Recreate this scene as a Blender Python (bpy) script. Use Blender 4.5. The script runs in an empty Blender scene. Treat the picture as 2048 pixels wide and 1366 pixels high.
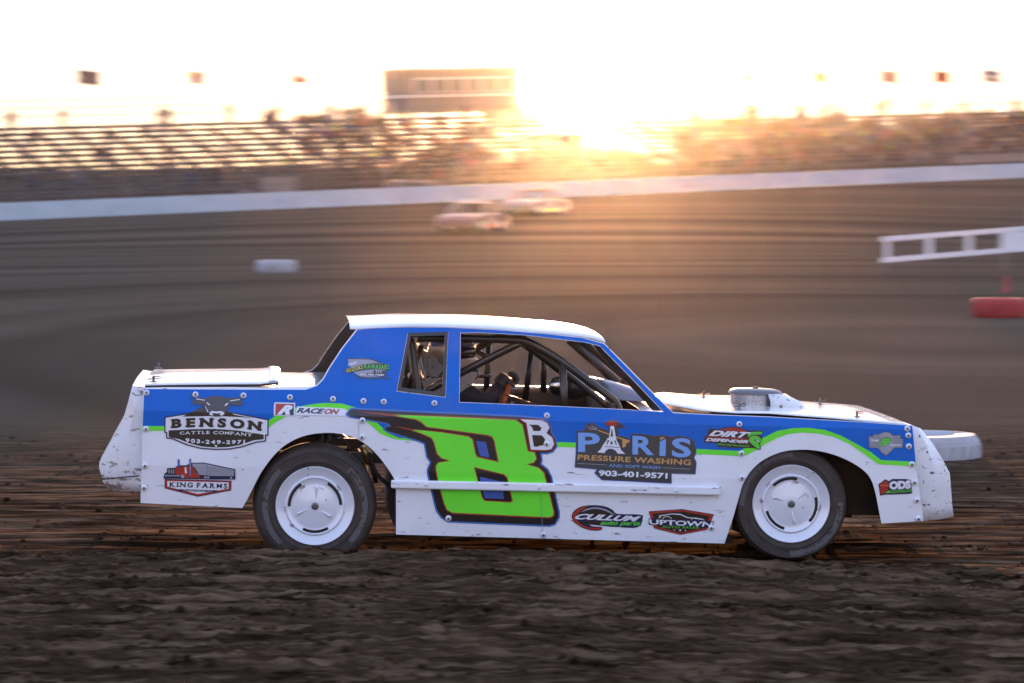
import bpy, bmesh, math, random
from mathutils import Vector, Matrix, noise
from mathutils.geometry import tessellate_polygon
R = math.radians
random.seed(7)
scene = bpy.context.scene
COL = scene.collection

# ------------------------------------------------------------------ camera, sky, sun, exposure
F_PX, HOR, CAM_Z = 7000.0, 380.0, 2.09      # focal length in photo pixels, horizon row, eye height
cam_d = bpy.data.cameras.new('camera')
cam = bpy.data.objects.new('camera', cam_d); COL.objects.link(cam)
cam.location = (0, 0, CAM_Z); cam.rotation_euler = (R(90), 0, 0)
cam_d.sensor_width = 36; cam_d.lens = 36 * F_PX / 2048
cam_d.shift_y = -(683 - HOR) / 2048
cam_d.clip_start = 0.5; cam_d.clip_end = 4000
cam_d.dof.use_dof = True; cam_d.dof.focus_distance = 20.25
cam_d.dof.aperture_fstop = 6.0; cam_d.dof.aperture_ratio = 0.20   # anamorphic, oval bokeh
scene.camera = cam

SUN_EL, SUN_AZ = 2.3, 1.35                   # degrees; azimuth is measured right of straight ahead
w = bpy.data.worlds.new("World"); scene.world = w; w.use_nodes = True
nt = w.node_tree
sky = nt.nodes.new('ShaderNodeTexSky'); sky.sky_type = 'NISHITA'; sky.sun_disc = False
sky.sun_elevation = R(SUN_EL); sky.sun_rotation = R(SUN_AZ)
sky.air_density = 1.32; sky.dust_density = 0.0; sky.ozone_density = 4.0
tint = nt.nodes.new('ShaderNodeMix'); tint.data_type = 'RGBA'; tint.blend_type = 'MULTIPLY'; tint.inputs[0].default_value = 1.0
tint.inputs[7].default_value = (0.82, 0.735, 0.92, 1)          # violet tint added to the sky so whites in shade turn bluish
gam = nt.nodes.new('ShaderNodeGamma'); gam.inputs[1].default_value = 0.30   # gamma added to flatten the sky, dimming the sun side
nt.links.new(sky.outputs[0], gam.inputs[0]); nt.links.new(gam.outputs[0], tint.inputs[6]); nt.links.new(tint.outputs[2], nt.nodes['Background'].inputs[0])
nt.nodes['Background'].inputs[1].default_value = 0.15
sl = bpy.data.lights.new('sun', 'SUN'); sl.energy = 2.4; sl.angle = R(0.5); sl.color = (1.0, 0.50, 0.23)
sun = bpy.data.objects.new('sun', sl); COL.objects.link(sun)
sd = Vector((math.sin(R(SUN_AZ)) * math.cos(R(SUN_EL)), math.cos(R(SUN_AZ)) * math.cos(R(SUN_EL)), math.sin(R(SUN_EL))))
sun.rotation_euler = sd.to_track_quat('Z', 'Y').to_euler(); sun.location = (0, 100, 60)
vs = scene.view_settings
vs.view_transform = 'Standard'; vs.look = 'None'; vs.gamma = 1; vs.exposure = 3.52
scene.cycles.use_denoising = True
scene.cycles.max_bounces = 8; scene.cycles.volume_bounces = 0
scene.render.film_transparent = False

# ------------------------------------------------------------------ helpers
def tag(o, label=None, cat=None, group=None, kind=None):
    if label: o['label'] = label
    if cat: o['category'] = cat
    if group: o['group'] = group
    if kind: o['kind'] = kind
    return o
def empty(name, loc=(0, 0, 0), rot=(0, 0, 0), label=None, cat=None, group=None):
    o = bpy.data.objects.new(name, None); COL.objects.link(o)
    o.location = loc; o.rotation_euler = rot
    return tag(o, label, cat, group)
def link(name, me, mats, parent=None, label=None, smooth=False):
    for m in (mats if isinstance(mats, (list, tuple)) else [mats]):
        me.materials.append(m)
    o = bpy.data.objects.new(name, me); COL.objects.link(o)
    if parent is not None: o.parent = parent
    if label: o['label'] = label
    if smooth:
        me.polygons.foreach_set('use_smooth', [True] * len(me.polygons))
    return o
def obj(name, bm, mats, parent=None, label=None, smooth=False, recalc=True):
    if recalc: bmesh.ops.recalc_face_normals(bm, faces=bm.faces)
    me = bpy.data.meshes.new(name); bm.to_mesh(me); bm.free()
    return link(name, me, mats, parent, label, smooth)
def raw(name, verts, faces, mats, parent=None, label=None, smooth=False):
    bm = bmesh.new()
    vs_ = [bm.verts.new(v) for v in verts]
    for f in faces:
        try: bm.faces.new([vs_[i] for i in f])
        except ValueError: pass
    return obj(name, bm, mats, parent, label, smooth)
def copy_tree(o, parent=None):
    c = o.copy(); COL.objects.link(c)
    if parent is not None: c.parent = parent
    for ch in list(o.children): copy_tree(ch, c)
    return c
def smooth_angle(o, deg=35):
    me = o.data
    me.polygons.foreach_set('use_smooth', [True] * len(me.polygons))
    try: me.set_sharp_from_angle(angle=R(deg))
    except Exception: pass
    return o
def bevel(o, wd=0.01, seg=2, ang=30):
    m = o.modifiers.new('bevel', 'BEVEL'); m.width = wd; m.segments = seg; m.limit_method = 'ANGLE'; m.angle_limit = R(ang)
    return o
def solid(o, th, off=-1.0, inner=None):
    m = o.modifiers.new('solid', 'SOLIDIFY'); m.thickness = th; m.offset = off
    if inner is not None: m.material_offset = inner
    return o

def bx(bm, x0, x1, y0, y1, z0, z1, mi=0):
    v = [bm.verts.new(p) for p in ((x0,y0,z0),(x1,y0,z0),(x1,y1,z0),(x0,y1,z0),(x0,y0,z1),(x1,y0,z1),(x1,y1,z1),(x0,y1,z1))]
    for f in ((3,2,1,0),(4,5,6,7),(0,1,5,4),(1,2,6,5),(2,3,7,6),(3,0,4,7)):
        bm.faces.new([v[i] for i in f]).material_index = mi
def catmull(pts, n=6, closed=False):
    P_ = [Vector(p) for p in pts]; out = []; L = len(P_)
    rng = range(L) if closed else range(L - 1)
    for i in rng:
        if closed: a, b, c, d = P_[(i-1) % L], P_[i], P_[(i+1) % L], P_[(i+2) % L]
        else: a, b, c, d = P_[max(i-1,0)], P_[i], P_[i+1], P_[min(i+2,L-1)]
        for k in range(n):
            t = k / n
            out.append(0.5*((2*b)+(c-a)*t+(2*a-5*b+4*c-d)*t*t+(3*b-a-3*c+d)*t**3))
    if not closed: out.append(P_[-1])
    return out
def tube(bm, pts, r, seg=10, closed=False, caps=True, mi=0):
    pts = [Vector(p) for p in pts]; n = len(pts); rings = []
    rr = r if isinstance(r, (list, tuple)) else [r] * n
    prev = None
    for i, p in enumerate(pts):
        t = (pts[(i+1) % n] - pts[i-1]) if closed else (pts[min(i+1,n-1)] - pts[max(i-1,0)])
        t.normalize()
        if prev is None:
            a = Vector((0,0,1)) if abs(t.z) < 0.9 else Vector((1,0,0))
            u = t.cross(a).normalized()
        else:
            u = (prev - t * prev.dot(t)).normalized()
        prev = u; v = t.cross(u)
        rings.append([bm.verts.new(p + (u*math.cos(2*math.pi*k/seg) + v*math.sin(2*math.pi*k/seg)) * rr[i]) for k in range(seg)])
    for i in range(n if closed else n - 1):
        A, B = rings[i], rings[(i+1) % n]
        for k in range(seg):
            bm.faces.new((A[k], A[(k+1) % seg], B[(k+1) % seg], B[k])).material_index = mi
    if caps and not closed:
        bm.faces.new(rings[0][::-1]).material_index = mi; bm.faces.new(rings[-1]).material_index = mi
def lathe(bm, prof, seg=48, axis='y', c=(0,0,0), mi=0, cap=False):
    """prof: list of (radius, height along axis)"""
    rings = []
    for (r, h) in prof:
        ring = []
        if r < 1e-6:
            q = (c[0], c[1]+h, c[2]) if axis == 'y' else (c[0], c[1], c[2]+h)
            rings.append([bm.verts.new(q)]); continue
        for k in range(seg):
            a = 2*math.pi*k/seg
            if axis == 'y': q = (c[0]+r*math.cos(a), c[1]+h, c[2]+r*math.sin(a))
            else: q = (c[0]+r*math.cos(a), c[1]+r*math.sin(a), c[2]+h)
            ring.append(bm.verts.new(q))
        rings.append(ring)
    for A, B in zip(rings, rings[1:]):
        if len(A) == 1 and len(B) == 1: continue
        for k in range(seg):
            j = (k+1) % seg
            if len(A) == 1: f = bm.faces.new((A[0], B[j], B[k]))
            elif len(B) == 1: f = bm.faces.new((A[k], A[j], B[0]))
            else: f = bm.faces.new((A[k], A[j], B[j], B[k]))
            f.material_index = mi

# ------------------------------------------------------------------ materials
def mat(name, col, rough=0.6, metal=0.0, var=0.0, vscale=8.0, bump=0.0, bscale=40.0, coat=0.0, spec=None, stretch=None, speck=None, mud=None):
    """Principled with noise colour variation, optional bump, optional dark specks (amount, scale-vector, colour)."""
    m = bpy.data.materials.new(name); m.use_nodes = True
    N, L = m.node_tree.nodes, m.node_tree.links
    b = N['Principled BSDF']
    b.inputs['Base Color'].default_value = (*col, 1); b.inputs['Roughness'].default_value = rough; b.inputs['Metallic'].default_value = metal
    if coat: b.inputs['Coat Weight'].default_value = coat; b.inputs['Coat Roughness'].default_value = 0.08
    if spec is not None: b.inputs['Specular IOR Level'].default_value = spec
    tc = N.new('ShaderNodeTexCoord')
    src = tc.outputs['Object']
    if stretch:
        mp = N.new('ShaderNodeMapping'); mp.inputs['Scale'].default_value = stretch
        L.new(src, mp.inputs[0]); src = mp.outputs[0]
    colout = None
    if var:
        n = N.new('ShaderNodeTexNoise'); n.inputs['Scale'].default_value = vscale; n.inputs['Detail'].default_value = 6
        L.new(src, n.inputs['Vector'])
        r = N.new('ShaderNodeValToRGB')
        r.color_ramp.elements[0].position = 0.3; r.color_ramp.elements[1].position = 0.7
        r.color_ramp.elements[0].color = (*[max(0, c*(1-var)) for c in col], 1)
        r.color_ramp.elements[1].color = (*[min(1, c*(1+var)) for c in col], 1)
        L.new(n.outputs[0], r.inputs[0]); colout = r.outputs[0]
    if speck:
        amt, sc, scol = speck
        mp2 = N.new('ShaderNodeMapping'); mp2.inputs['Scale'].default_value = sc
        L.new(tc.outputs['Object'], mp2.inputs[0])
        n2 = N.new('ShaderNodeTexNoise'); n2.inputs['Scale'].default_value = 1; n2.inputs['Detail'].default_value = 4; n2.inputs['Roughness'].default_value = 0.62
        L.new(mp2.outputs[0], n2.inputs['Vector'])
        r2 = N.new('ShaderNodeValToRGB'); r2.color_ramp.elements[0].position = amt; r2.color_ramp.elements[1].position = amt + 0.03
        L.new(n2.outputs[0], r2.inputs[0])
        mx = N.new('ShaderNodeMix'); mx.data_type = 'RGBA'
        L.new(r2.outputs[0], mx.inputs[0])
        if colout is not None: L.new(colout, mx.inputs[6])
        else: mx.inputs[6].default_value = (*col, 1)
        mx.inputs[7].default_value = (*scol, 1); colout = mx.outputs[2]
    if mud:                                          # spatter that thickens towards the ground: (z below which it is heavy, z where it ends, colour, weight)
        z0, z1, mcol, wt = mud
        sp_ = N.new('ShaderNodeSeparateXYZ'); L.new(tc.outputs['Object'], sp_.inputs[0])
        th = N.new('ShaderNodeMapRange'); th.inputs[1].default_value = z0; th.inputs[2].default_value = z1; th.inputs[3].default_value = 0.565 - wt; th.inputs[4].default_value = 0.74; L.new(sp_.outputs[2], th.inputs[0])
        mp3 = N.new('ShaderNodeMapping'); mp3.inputs['Scale'].default_value = (16, 16, 34); mp3.inputs['Rotation'].default_value = (0, R(14), 0); L.new(tc.outputs['Object'], mp3.inputs[0])
        n4 = N.new('ShaderNodeTexNoise'); n4.inputs['Scale'].default_value = 1; n4.inputs['Detail'].default_value = 5; n4.inputs['Roughness'].default_value = 0.68; L.new(mp3.outputs[0], n4.inputs['Vector'])
        sb_ = N.new('ShaderNodeMath'); sb_.operation = 'SUBTRACT'; L.new(n4.outputs[0], sb_.inputs[0]); L.new(th.outputs[0], sb_.inputs[1])
        ml = N.new('ShaderNodeMath'); ml.operation = 'MULTIPLY'; ml.inputs[1].default_value = 14; ml.use_clamp = True; L.new(sb_.outputs[0], ml.inputs[0])
        m5 = N.new('ShaderNodeMath'); m5.operation = 'MULTIPLY'; m5.inputs[1].default_value = 0.8; L.new(ml.outputs[0], m5.inputs[0])
        mx2 = N.new('ShaderNodeMix'); mx2.data_type = 'RGBA'; L.new(m5.outputs[0], mx2.inputs[0])
        if colout is not None: L.new(colout, mx2.inputs[6])
        else: mx2.inputs[6].default_value = (*col, 1)
        mx2.inputs[7].default_value = (*mcol, 1); colout = mx2.outputs[2]
    if colout is not None: L.new(colout, b.inputs['Base Color'])
    if bump:
        n3 = N.new('ShaderNodeTexNoise'); n3.inputs['Scale'].default_value = bscale; n3.inputs['Detail'].default_value = 5
        L.new(src, n3.inputs['Vector'])
        bp = N.new('ShaderNodeBump'); bp.inputs['Strength'].default_value = bump; bp.inputs['Distance'].default_value = 0.02
        L.new(n3.outputs[0], bp.inputs['Height']); L.new(bp.outputs[0], b.inputs['Normal'])
    return m

# ------------------------------------------------------------------ the lie of the land
GZ = -0.075
FA, FSL = R(35), 0.033                        # the far straight: rows run at 35 degrees, the ground climbs 3.3 %
FO = Vector((-28.5, 195.0, 0.6))
ca, sa = math.cos(FA), math.sin(FA)
def st(x, y):
    dx, dy = x - FO.x, y - FO.y
    return dx*ca + dy*sa, -dx*sa + dy*ca
def Fw(s, t, zr=0.0):
    return Vector((FO.x + s*ca - t*sa, FO.y + s*sa + t*ca, FO.z + FSL*s + zr))
def sstep(a, b, v):
    v = max(0.0, min(1.0, (v-a)/(b-a))); return v*v*(3-2*v)
def ground_base(x, y):
    s, t = st(x, y)
    top = FO.z + FSL*max(-60, min(130, s))
    return GZ + (top - GZ) * sstep(-75, -9, t)
def berm(x, y):
    if y > 21 or y < 4: return 0.0
    hgt = 0.275 - 0.060*sstep(-1.0, 2.2, x)
    return hgt * sstep(19.35, 18.2, y) + 0.02*math.sin(x*1.3+1)*sstep(19.2, 18, y)
def px2w(px, d, z):  return Vector(((px-1024)/F_PX*d, d, z))
def hit(px, py, zoff=0.0):
    """where the sight line through a photo pixel meets the land"""
    d = 20.5
    while d < 420:
        x = (px-1024)/F_PX*d; z = CAM_Z - (py-HOR)/F_PX*d
        if z <= ground_base(x, d) + zoff: break
        d += 0.05
    return Vector((x, d, ground_base(x, d)))

def axis_steps(spec):
    out = []
    for a, b, s in spec:
        n = max(1, round(abs(b-a)/s))
        out += [a + (b-a)*i/n for i in range(n)]
    out.append(spec[-1][1]); return out
half = [(0, 3.2, 0.04), (3.2, 8, 0.3), (8, 40, 4), (40, 200, 10), (200, 900, 70)]
xp = axis_steps(half); xs = [-v for v in xp[:0:-1]] + xp
ys = axis_steps([(-60, 4, 8), (4, 12.4, 0.6), (12.4, 19.5, 0.035), (19.5, 34, 0.09), (34, 60, 1.2), (60, 260, 4), (260, 900, 40)])
verts, faces = [], []
for y in ys:
    for x in xs:
        z = ground_base(x, y) + berm(x, y)
        if 11 < y < 24 and abs(x) < 9:
            k = sstep(19.6, 18.2, y)*0.9 + 0.1
            v = Vector((x*0.5, y*1.9, 0))
            z += k*(0.030*noise.fractal(v*1.1, 1.0, 2.1, 3) + 0.022*noise.fractal(v*4.5+Vector((7,3,0)), 0.9, 2.2, 4))
            c = noise.noise(Vector((x*6, y*12, 3.1))) ; c2 = noise.noise(Vector((x*15, y*26, 9.1)))
            z += k*(0.030*max(0, c-0.12) + 0.035*max(0, c2-0.02))
        if 19 < y < 36:                                   # rutted, churned strip beyond the shoulder
            k = sstep(19, 20, y)*sstep(36, 30, y)
            q = noise.noise(Vector((x*0.55, y*2.4, 4))); q2 = noise.noise(Vector((x*2.1, y*7.5, 8)))
            z += k*(0.024*abs(q) + 0.014*abs(q2) - 0.008)
        verts.append((x, y, z))
nx = len(xs)
for j in range(len(ys)-1):
    for i in range(nx-1):
        a = j*nx+i; faces.append((a, a+1, a+nx+1, a+nx))
gm = bpy.data.materials.new('dirt'); gm.use_nodes = True
N, L = gm.node_tree.nodes, gm.node_tree.links
b = N['Principled BSDF']; b.inputs['Roughness'].default_value = 1.0; b.inputs['Specular IOR Level'].default_value = 0.0
tc = N.new('ShaderNodeTexCoord')
def nz(scale, detail, mapping, rough=0.55, dist=0.0):
    mp = N.new('ShaderNodeMapping'); mp.inputs['Scale'].default_value = mapping[0]; mp.inputs['Rotation'].default_value = mapping[1]
    L.new(tc.outputs['Object'], mp.inputs[0])
    n = N.new('ShaderNodeTexNoise'); n.inputs['Scale'].default_value = scale; n.inputs['Detail'].default_value = detail
    n.inputs['Roughness'].default_value = rough; n.inputs['Distortion'].default_value = dist
    L.new(mp.outputs[0], n.inputs['Vector']); return n.outputs[0]
def ramp(src, *stops):
    r = N.new('ShaderNodeValToRGB'); e = r.color_ramp.elements
    e[0].position, e[0].color = stops[0][0], (*stops[0][1], 1); e[1].position, e[1].color = stops[-1][0], (*stops[-1][1], 1)
    for p, c in stops[1:-1]:
        k = e.new(p); k.color = (*c, 1)
    L.new(src, r.inputs[0]); return r.outputs[0]
def mixc(f, a, b_, mode='MIX'):
    m = N.new('ShaderNodeMix'); m.data_type = 'RGBA'; m.blend_type = mode
    if isinstance(f, float): m.inputs[0].default_value = f
    else: L.new(f, m.inputs[0])
    for k, v in ((6, a), (7, b_)):
        if isinstance(v, tuple): m.inputs[k].default_value = (*v, 1)
        else: L.new(v, m.inputs[k])
    return m.outputs[2]
# packed race surface, swept in long streaks along the lap; the loose cushion near the camera is darker and damp, with shade and lit lumps put into its colour
cx = N.new('ShaderNodeVectorMath'); cx.operation = 'SUBTRACT'; cx.inputs[1].default_value = (6, 50, 0); L.new(tc.outputs['Object'], cx.inputs[0])
csc = N.new('ShaderNodeVectorMath'); csc.operation = 'MULTIPLY'; csc.inputs[1].default_value = (0.95, 0.55, 0); L.new(cx.outputs[0], csc.inputs[0])
clen = N.new('ShaderNodeVectorMath'); clen.operation = 'LENGTH'; L.new(csc.outputs[0], clen.inputs[0])
warp = nz(0.035, 3, ((1, 1, 1), (0, 0, 0)))
wm = N.new('ShaderNodeMath'); wm.operation = 'MULTIPLY_ADD'; wm.inputs[1].default_value = 5.0; L.new(warp, wm.inputs[0]); L.new(clen.outputs['Value'], wm.inputs[2])
arcs = N.new('ShaderNodeTexNoise'); arcs.noise_dimensions = '1D'; arcs.inputs['Scale'].default_value = 0.24; arcs.inputs['Detail'].default_value = 2.5; arcs.inputs['Roughness'].default_value = 0.5
L.new(wm.outputs[0], arcs.inputs['W'])
streak = arcs.outputs[0]
streak2 = nz(1.0, 3, ((0.012, 0.11, 0.2), (0, 0, R(-8))), 0.55, 0.4)
track = mixc(0.3, ramp(streak, (0.30, (0.0585, 0.0445, 0.0305)), (0.5, (0.0924, 0.0730, 0.0523)), (0.72, (0.1324, 0.1067, 0.0782))),
             ramp(streak2, (0.3, (0.0647, 0.0502, 0.0353)), (0.5, (0.0924, 0.0730, 0.0523)), (0.7, (0.1232, 0.0991, 0.0734))))
clod = nz(4.5, 8, ((0.42, 1.7, 1), (0, 0, 0)), 0.66)
loose = ramp(clod, (0.36, (0.0139, 0.0078, 0.0043)), (0.5, (0.0521, 0.0323, 0.0190)), (0.66, (0.1531, 0.1011, 0.0623)))
sep = N.new('ShaderNodeSeparateXYZ'); L.new(tc.outputs['Object'], sep.inputs[0])
mr = N.new('ShaderNodeMapRange'); mr.inputs[1].default_value = 25.0; mr.inputs[2].default_value = 34.0; mr.clamp = True
L.new(sep.outputs[1], mr.inputs[0])
L.new(mixc(mr.outputs[0], loose, track), b.inputs['Base Color'])
bp = N.new('ShaderNodeBump'); bp.inputs['Strength'].default_value = 0.55; bp.inputs['Distance'].default_value = 0.06
L.new(nz(5.0, 10, ((1, 1.6, 1), (0, 0, 0)), 0.7), bp.inputs['Height']); L.new(bp.outputs[0], b.inputs['Normal'])
me = bpy.data.meshes.new('dirt_ground'); me.from_pydata(verts, [], faces); me.update()
g = link('dirt_ground', me, gm, smooth=True)
# loose clods and crumbs thrown up on the shoulder and along the rutted strip
crng = random.Random(5); cb_ = bmesh.new()
ico = bmesh.new(); bmesh.ops.create_icosphere(ico, subdivisions=1, radius=1); IV = [v.co.copy() for v in ico.verts]; IF = [[v.index for v in f.verts] for f in ico.faces]; ico.free()
from mathutils.bvhtree import BVHTree
tree = BVHTree.FromPolygons(verts, faces)
for i in range(6500):
    if i < 4700: y = crng.uniform(12.8, 19.3); x = crng.uniform(-1, 1)*y*0.155; r = 0.005 + 0.022*crng.random()**4
    else: y = crng.uniform(19.6, 31); x = crng.uniform(-1, 1)*y*0.16; r = 0.008 + 0.022*crng.random()**3
    if noise.noise(Vector((x*1.3, y*1.3, 2))) < -0.15: continue
    h_ = tree.ray_cast(Vector((x, y, 3)), Vector((0, 0, -1)))[0]
    if h_ is None: continue
    sx, sy, sz = r*crng.uniform(.8, 1.7), r*crng.uniform(.7, 1.2), r*crng.uniform(.5, .9); rz = crng.uniform(0, 6.3); c0, s0 = math.cos(rz), math.sin(rz)
    vv = []
    for p in IV:
        k = crng.uniform(.72, 1.2); a_, b2 = p.x*sx*k, p.y*sy*k
        vv.append(cb_.verts.new((h_.x + a_*c0 - b2*s0, h_.y + a_*s0 + b2*c0, h_.z + sz*0.35 + p.z*sz*k)))
    for f in IF: cb_.faces.new([vv[j] for j in f])
co_ = obj('dirt_clods', cb_, gm, recalc=False); tag(co_, 'loose clods and crumbs of dirt on the shoulder', kind='stuff'); tag(g, 'bare brown dirt of the oval track and the rough shoulder in front', kind='structure'); g['category'] = 'ground'

# ------------------------------------------------------------------ background materials
M = {}
M['concrete_white'] = mat('whitewashed_concrete', (0.46, 0.52, 0.55), 0.8, var=0.08, vscale=0.6, stretch=(0.25, 1, 2.5), speck=(0.66, (0.5, 1, 5), (0.35, 0.31, 0.28)))
M['alu_plank'] = mat('weathered_aluminium', (0.095, 0.078, 0.066), 0.6, 0.3, var=0.15, vscale=2)
M['dark_steel'] = mat('dark_steel', (0.07, 0.068, 0.07), 0.6, 0.3)
M['galv'] = mat('galvanised_pipe', (0.17, 0.16, 0.155), 0.45, 0.7)
M['siding'] = mat('pale_siding', (0.225, 0.195, 0.18), 0.7, var=0.06, vscale=3)
M['siding_dark'] = mat('brown_siding', (0.23, 0.20, 0.18), 0.7)
M['roof_grey'] = mat('roof_sheet', (0.30, 0.29, 0.29), 0.5)
M['win_dark'] = mat('window_glass_dark', (0.10, 0.085, 0.08), 0.3)
M['white_metal'] = mat('white_painted_metal', (0.72, 0.73, 0.76), 0.45, var=0.05)
M['tyre_white'] = mat('white_painted_rubber', (0.36, 0.375, 0.395), 0.7, var=0.18, vscale=4, speck=(0.63, (6, 6, 6), (0.22, 0.2, 0.19)), bump=0.3, bscale=12)
M['tyre_red'] = mat('red_painted_rubber', (0.35, 0.035, 0.035), 0.7, var=0.2, vscale=4, bump=0.3, bscale=12)
M['rubber'] = mat('tyre_rubber', (0.035, 0.032, 0.030), 0.75, var=0.35, vscale=9, bump=0.25, bscale=60)
M['leaf'] = mat('far_foliage', (0.055, 0.065, 0.040), 0.8, var=0.5, vscale=0.6)
M['bark'] = mat('bark', (0.06, 0.045, 0.035), 0.9)

# ------------------------------------------------------------------ outer wall
bm = bmesh.new(); n = 60
for i in range(n):
    s0, s1 = -40 + 160*i/n, -40 + 160*(i+1)/n - 0.03
    vv = []
    for (t_, z_) in ((-8.35, -0.6), (-8.2, 0.93), (-7.95, 0.93), (-7.8, -0.6)):
        vv.append((bm.verts.new(Fw(s0, t_, z_)), bm.verts.new(Fw(s1, t_, z_))))
    for a, b_ in zip(vv, vv[1:] + vv[:1]): bm.faces.new((a[0], a[1], b_[1], b_[0]))
    bm.faces.new([v[0] for v in vv]); bm.faces.new([v[1] for v in vv][::-1])
wall = obj('concrete_wall', bm, M['concrete_white']); tag(wall, 'long white concrete wall around the outside of the dirt turn', 'wall')

# ------------------------------------------------------------------ grandstands
FR = (0, -math.atan(FSL), FA)
RISE, RUN, NROW, Z1 = 0.33, 0.9, 13, 1.0
NROW_R = 11
def grandstand(s0, s1, label, NROW=13):
    root = empty('grandstand', Fw(s0, 0), FR, label, 'grandstand', 'grandstands along the far straight')
    Lr = s1 - s0
    bm = bmesh.new(); bx(bm, 0, Lr, -0.02, 0.26, -0.17, 0.02); seat0 = obj('seat_plank', bm, M['alu_plank'], root); seat0.location = (0, 0, Z1)
    bm = bmesh.new(); bx(bm, 0, Lr, -0.52, -0.06, -0.03, 0.01); foot0 = obj('foot_plank', bm, M['alu_plank'], root); foot0.location = (0, 0, Z1-0.40)
    for k in range(1, NROW):
        for o0, dz in ((seat0, 0), (foot0, -0.40)):
            c = o0.copy(); COL.objects.link(c); c.parent = root; c.location = (0, k*RUN, Z1 + k*RISE + dz)
    ns = int(Lr/2.4)
    bm = bmesh.new()
    ztop, ttop = Z1 + (NROW-1)*RISE, (NROW-1)*RUN
    q = lambda x, t0, z0, t1, z1, h: [(x-0.05,t0,z0),(x+0.05,t0,z0),(x+0.05,t1,z1),(x-0.05,t1,z1),(x-0.05,t0,z0-h),(x+0.05,t0,z0-h),(x+0.05,t1,z1-h),(x-0.05,t1,z1-h)]
    v = [bm.verts.new(p) for p in q(0, -0.1, Z1-0.18, ttop+0.3, ztop-0.08, 0.30)]
    for f in ((0,1,2,3),(7,6,5,4),(0,4,5,1),(1,5,6,2),(2,6,7,3),(3,7,4,0)): bm.faces.new([v[i] for i in f])
    for t_ in (0.1, 2.8, 5.5, 8.2, ttop+0.2):
        bx(bm, -0.05, 0.05, t_-0.05, t_+0.05, -1.2, Z1 - 0.5 + t_/RUN*RISE)
    fr0 = obj('support_frame', bm, M['dark_steel'], root); fr0.location = (0.15, 0, 0)
    for i in range(1, ns+1):
        c = fr0.copy(); COL.objects.link(c); c.parent = root; c.location = (0.15 + (Lr-0.3)*i/ns, 0, 0)
    # rear and front guard rails
    for (t_, zb, name) in ((ttop+0.45, ztop+0.1, 'guard_rail'), (-0.9, Z1-0.5, 'guard_rail')):
        bm = bmesh.new()
        for h in ((0.55, 1.05, 1.5) if t_ > 0 else (0.15, 0.6, 1.0)):
            tube(bm, [(0, t_, zb+h), (Lr, t_, zb+h)], 0.028, 6)
        for i in range(int(Lr/3)+1):
            tube(bm, [(Lr*i/int(Lr/3), t_, zb-1.0 if t_ < 0 else zb-0.3), (Lr*i/int(Lr/3), t_, zb+(1.5 if t_ > 0 else 1.0))], 0.03, 6)
        obj(name, bm, M['galv'], root)
    return root
LEFT_S0, LEFT_S1, RIGHT_S0, RIGHT_S1 = -16.0, 44.0, 49.4, 96.0
grandstand(LEFT_S0, LEFT_S1, 'long grey aluminium bleachers with sky showing between the rows, under the press box')
grandstand(RIGHT_S0, RIGHT_S1, 'packed bleachers full of people, right of the bright gap', NROW_R)

# ------------------------------------------------------------------ press box
pb = empty('press_box', Fw(34.7, 11.7), FR, 'boxy pale press box raised above the back row of the bleachers', 'press box')
bm = bmesh.new(); bx(bm, 0, 9.2, 0, 2.6, 5.45, 8.0); o = obj('box_wall', bm, M['siding'], pb)
bm = bmesh.new(); bx(bm, -0.15, 9.35, -0.25, 2.75, 8.003, 8.12); obj('roof', bm, M['roof_grey'], pb)
bm = bmesh.new(); bx(bm, -0.05, 9.25, -0.06, 2.62, 6.28, 6.40); obj('trim_band', bm, M['white_metal'], pb)
bm = bmesh.new(); bx(bm, -0.1, 9.3, -0.1, 2.65, 5.25, 5.447); obj('floor_beam', bm, M['siding_dark'], pb)
for i in range(6):
    bm = bmesh.new(); bx(bm, 0.95+i*1.3, 2.1+i*1.3, -0.03, 0.05, 6.62, 7.42); wn = obj('window', bm, M['win_dark'], pb)
    bm = bmesh.new(); xa, xb = 0.87+i*1.3, 2.18+i*1.3
    o4 = [(xa, 6.54), (xb, 6.54), (xb, 7.50), (xa, 7.50)]; i4 = [(xa+.08, 6.62), (xb-.08, 6.62), (xb-.08, 7.42), (xa+.08, 7.42)]
    vo_ = [bm.verts.new((x, -0.033, z)) for x, z in o4]; vi_ = [bm.verts.new((x, -0.033, z)) for x, z in i4]
    for q_ in range(4): bm.faces.new((vo_[q_], vo_[(q_+1)%4], vi_[(q_+1)%4], vi_[q_]))
    solid(obj('frame', bm, M['white_metal'], wn), 0.03, 1)
for i in range(5):
    for t_ in (0.15, 2.4):
        bm = bmesh.new(); bx(bm, 0.1+i*2.2, 0.28+i*2.2, t_, t_+0.18, -1, 5.247); obj('support_post', bm, M['dark_steel'], pb)

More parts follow.
